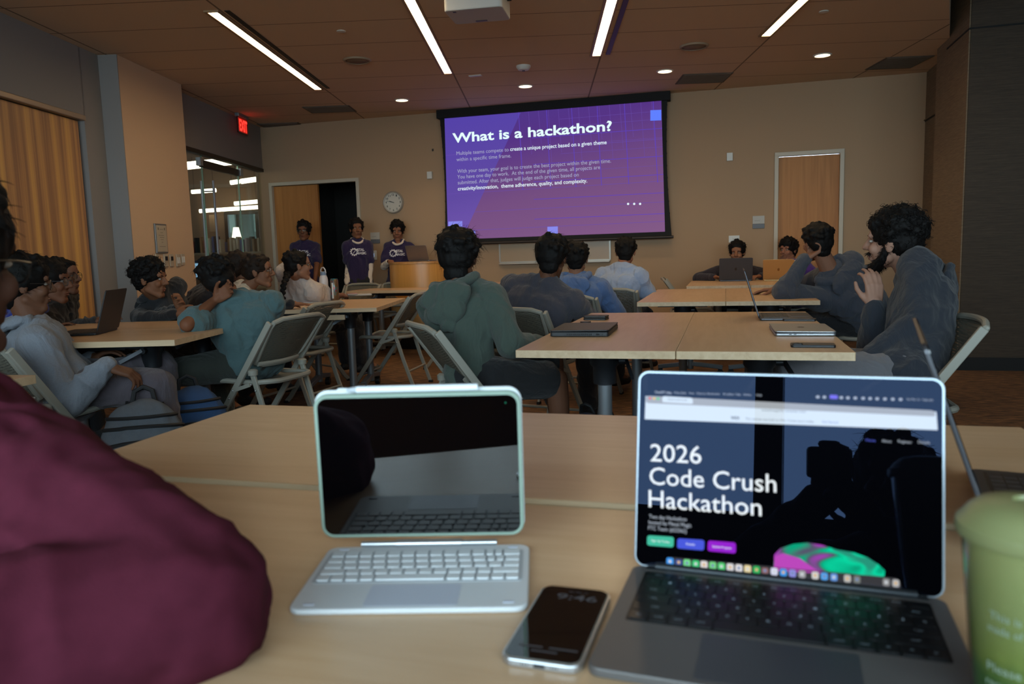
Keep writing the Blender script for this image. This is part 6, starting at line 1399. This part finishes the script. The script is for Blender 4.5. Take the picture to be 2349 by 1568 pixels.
# rounded green and magenta graphic at the lower right
GM = bpy.data.materials.new('swirl graphic'); GM.use_nodes = True; nt = GM.node_tree; b = nt.nodes['Principled BSDF']; b.inputs['Base Color'].default_value = (.003, .003, .005, 1); b.inputs['Roughness'].default_value = .012
tx = mapped(nt, (14, 14, 34), (0, rad(32), 0), Scale=1.0, Detail=1.0, Distortion=1.6)
r = ramp(nt, tx.outputs['Fac'], [(.36, (.45, .05, .55)), (.45, (.10, .10, .16)), (.5, (.0, .42, .22)), (.58, (.0, .80, .42)), (.68, (.02, .35, .22))]); nt.links.new(r.outputs[0], b.inputs['Emission Color']); b.inputs['Emission Strength'].default_value = .85
patch('page_graphic', [(1774, 1308), (1776, 1272), (1790, 1257), (1820, 1247), (1852, 1244), (1885, 1249), (1920, 1260), (1960, 1267), (1990, 1278), (2015, 1294), (2030, 1308), (2028, 1330)], GM, .0010, None)
patch('page_graphic_side', [(1775, 1308), (1777, 1276), (1795, 1268), (1835, 1280), (1875, 1308), (1890, 1316)], scr_mat('magenta', (.62, .08, .62), .8), .0012)
# dock
patch('dock_bar', [(1528, 1276), (2064, 1326), (2068, 1354), (1527, 1298)], scr_mat('dock grey', (.045, .045, .05), .9), .0012, .006)
dc = [(.05, .35, .95), (.05, .10, .35), (.2, .8, .3), (.05, .65, .2), (.85, .8, .8), (.2, .75, .25), (.1, .7, .2), (.8, .8, .82), (.85, .83, .84), (.9, .75, .4), (.03, .5, .12), (.3, .15, .15), (.75, .78, .95), (.05, .35, .9), (.3, .3, .8), (.4, .4, .42), (.7, .7, .68), (.1, .4, .9), (.15, .35, .8), (.55, .55, .52), (.2, .22, .2), (.3, .3, .3), (.5, .5, .5)]
xs = [1537, 1557, 1576, 1596, 1615, 1635, 1655, 1675, 1695, 1715, 1735.5, 1755, 1776, 1797, 1818, 1840, 1870, 1891, 1913, 1944, 1966, 2033, 2055]
for k, (x, c) in enumerate(zip(xs, dc)):
    y = 1287 + (x - 1537) * .0965; h_ = 8.5 if k not in (1, 11) else 6.5; o = patch('dock_icon', [(x - 8, y - h_ - .7), (x + 8, y - h_ + .7), (x + 8, y + h_ + .7), (x - 8, y + h_ - .7)], scr_mat('icon %d' % k, c, .9), .0014, .0022)
    patch('icon_glyph', [(x - 3.5, y - 3.5), (x + 3.5, y - 2.8), (x + 2.5, y + 3.8), (x - 3, y + 3)], scr_mat('glyph %d' % (k % 3), [(.8, .85, .9), (.9, .6, .3), (.25, .35, .6)][k % 3], .8), .0016, .0010)

for m_ in bpy.data.materials:
    if m_.use_nodes and 'Principled BSDF' in m_.node_tree.nodes:
        b_ = m_.node_tree.nodes['Principled BSDF']
        if abs(b_.inputs['Roughness'].default_value - .012) < 1e-4: b_.inputs['Specular Tint'].default_value = (.36, .52, 1.0, 1)
# ---------------------------------------------------------------- green iced drink
D_ = .56; cp = atd(2363, 1214, D_); t = thing('iced_drink', 'clear plastic cup of green iced drink with a pale foam top, at the right edge', 'cup', (cp.x, cp.y, .74)); zr = cp.z - .74
GRN = bpy.data.materials.new('green drink'); GRN.use_nodes = True; nt = GRN.node_tree; b = nt.nodes['Principled BSDF']; b.inputs['Roughness'].default_value = .5
tcn = nt.nodes.new('ShaderNodeTexCoord'); sx = nt.nodes.new('ShaderNodeSeparateXYZ'); nt.links.new(tcn.outputs['Object'], sx.inputs[0])
nz = nt.nodes.new('ShaderNodeTexNoise'); nz.inputs['Scale'].default_value = 45; nt.links.new(tcn.outputs['Object'], nz.inputs['Vector'])
ma = nt.nodes.new('ShaderNodeMath'); ma.operation = 'MULTIPLY_ADD'; ma.inputs[1].default_value = .03; nt.links.new(nz.outputs['Fac'], ma.inputs[0]); nt.links.new(sx.outputs['Z'], ma.inputs[2])
mr_ = nt.nodes.new('ShaderNodeMapRange'); mr_.inputs['From Min'].default_value = .0; mr_.inputs['From Max'].default_value = zr; nt.links.new(ma.outputs[0], mr_.inputs['Value'])
r = ramp(nt, mr_.outputs[0], [(.0, lin((44, 72, 30))), (.35, lin((52, 84, 36))), (.48, lin((98, 110, 48))), (.72, lin((116, 122, 72))), (1, lin((130, 132, 82)))]); nt.links.new(r.outputs[0], b.inputs['Base Color'])
rb, rt = .031, .0445
mb = MB(); mb.lathe([(rb - .0015, .003), (rt - .0022, zr - .004)], n=40); obj('drink', mb, GRN, t, smooth=True)
CUPM = bpy.data.materials.new('thin clear plastic'); CUPM.use_nodes = True; nt = CUPM.node_tree; nt.nodes.clear(); tr = nt.nodes.new('ShaderNodeBsdfTransparent'); tr.inputs[0].default_value = (.93, .95, .94, 1); gl = nt.nodes.new('ShaderNodeBsdfGlossy'); gl.inputs['Roughness'].default_value = .12; lw = nt.nodes.new('ShaderNodeLayerWeight'); lw.inputs['Blend'].default_value = .5; fr = nt.nodes.new('ShaderNodeMath'); fr.operation = 'POWER'; fr.inputs[1].default_value = 3.0; nt.links.new(lw.outputs['Facing'], fr.inputs[0])
ms = nt.nodes.new('ShaderNodeMixShader'); out = nt.nodes.new('ShaderNodeOutputMaterial'); nt.links.new(fr.outputs[0], ms.inputs[0]); nt.links.new(tr.outputs[0], ms.inputs[1]); nt.links.new(gl.outputs[0], ms.inputs[2]); nt.links.new(ms.outputs[0], out.inputs[0])
mb = MB(); mb.lathe([(rb, 0), (rb + .0005, .002), (rt, zr)], n=40); obj('cup_wall', mb, CUPM, t, smooth=True)
LIDM = mat('pale foam lid', (122, 126, 84), .4)
mb = MB(); mb.lathe([(rt + .0025, zr - .006), (rt + .0038, zr - .002), (rt + .0035, zr + .004), (rt + .0005, zr + .007), (rt - .003, zr + .012), (rt - .010, zr + .018), (rt - .022, zr + .021), (.012, zr + .022), (.011, zr + .019), (.001, zr + .0185)], n=44); obj('dome_lid', mb, LIDM, t, smooth=True)
pm = mat('cup print', (138, 156, 138), .5)
def wrap(s, z, h_, a0, a1):
    tb = text_builder(s, 0, 0, 1, h_, .0); V = []
    for x, y, zz in tb.v:
        a = rad(a0 + (a1 - a0) * x); zc = z + zz; rr = rb + (rt - rb) * zc / zr + .0006; V.append((rr * math.cos(a), rr * math.sin(a), zc))
    tb.v = V; obj('cup_lettering', tb, pm, t)
wrap('This is', zr * .60, .006, 218, 248); wrap('made of', zr * .53, .006, 216, 250); wrap('Please', zr * .32, .007, 214, 250); wrap('recycle', zr * .24, .006, 212, 248)
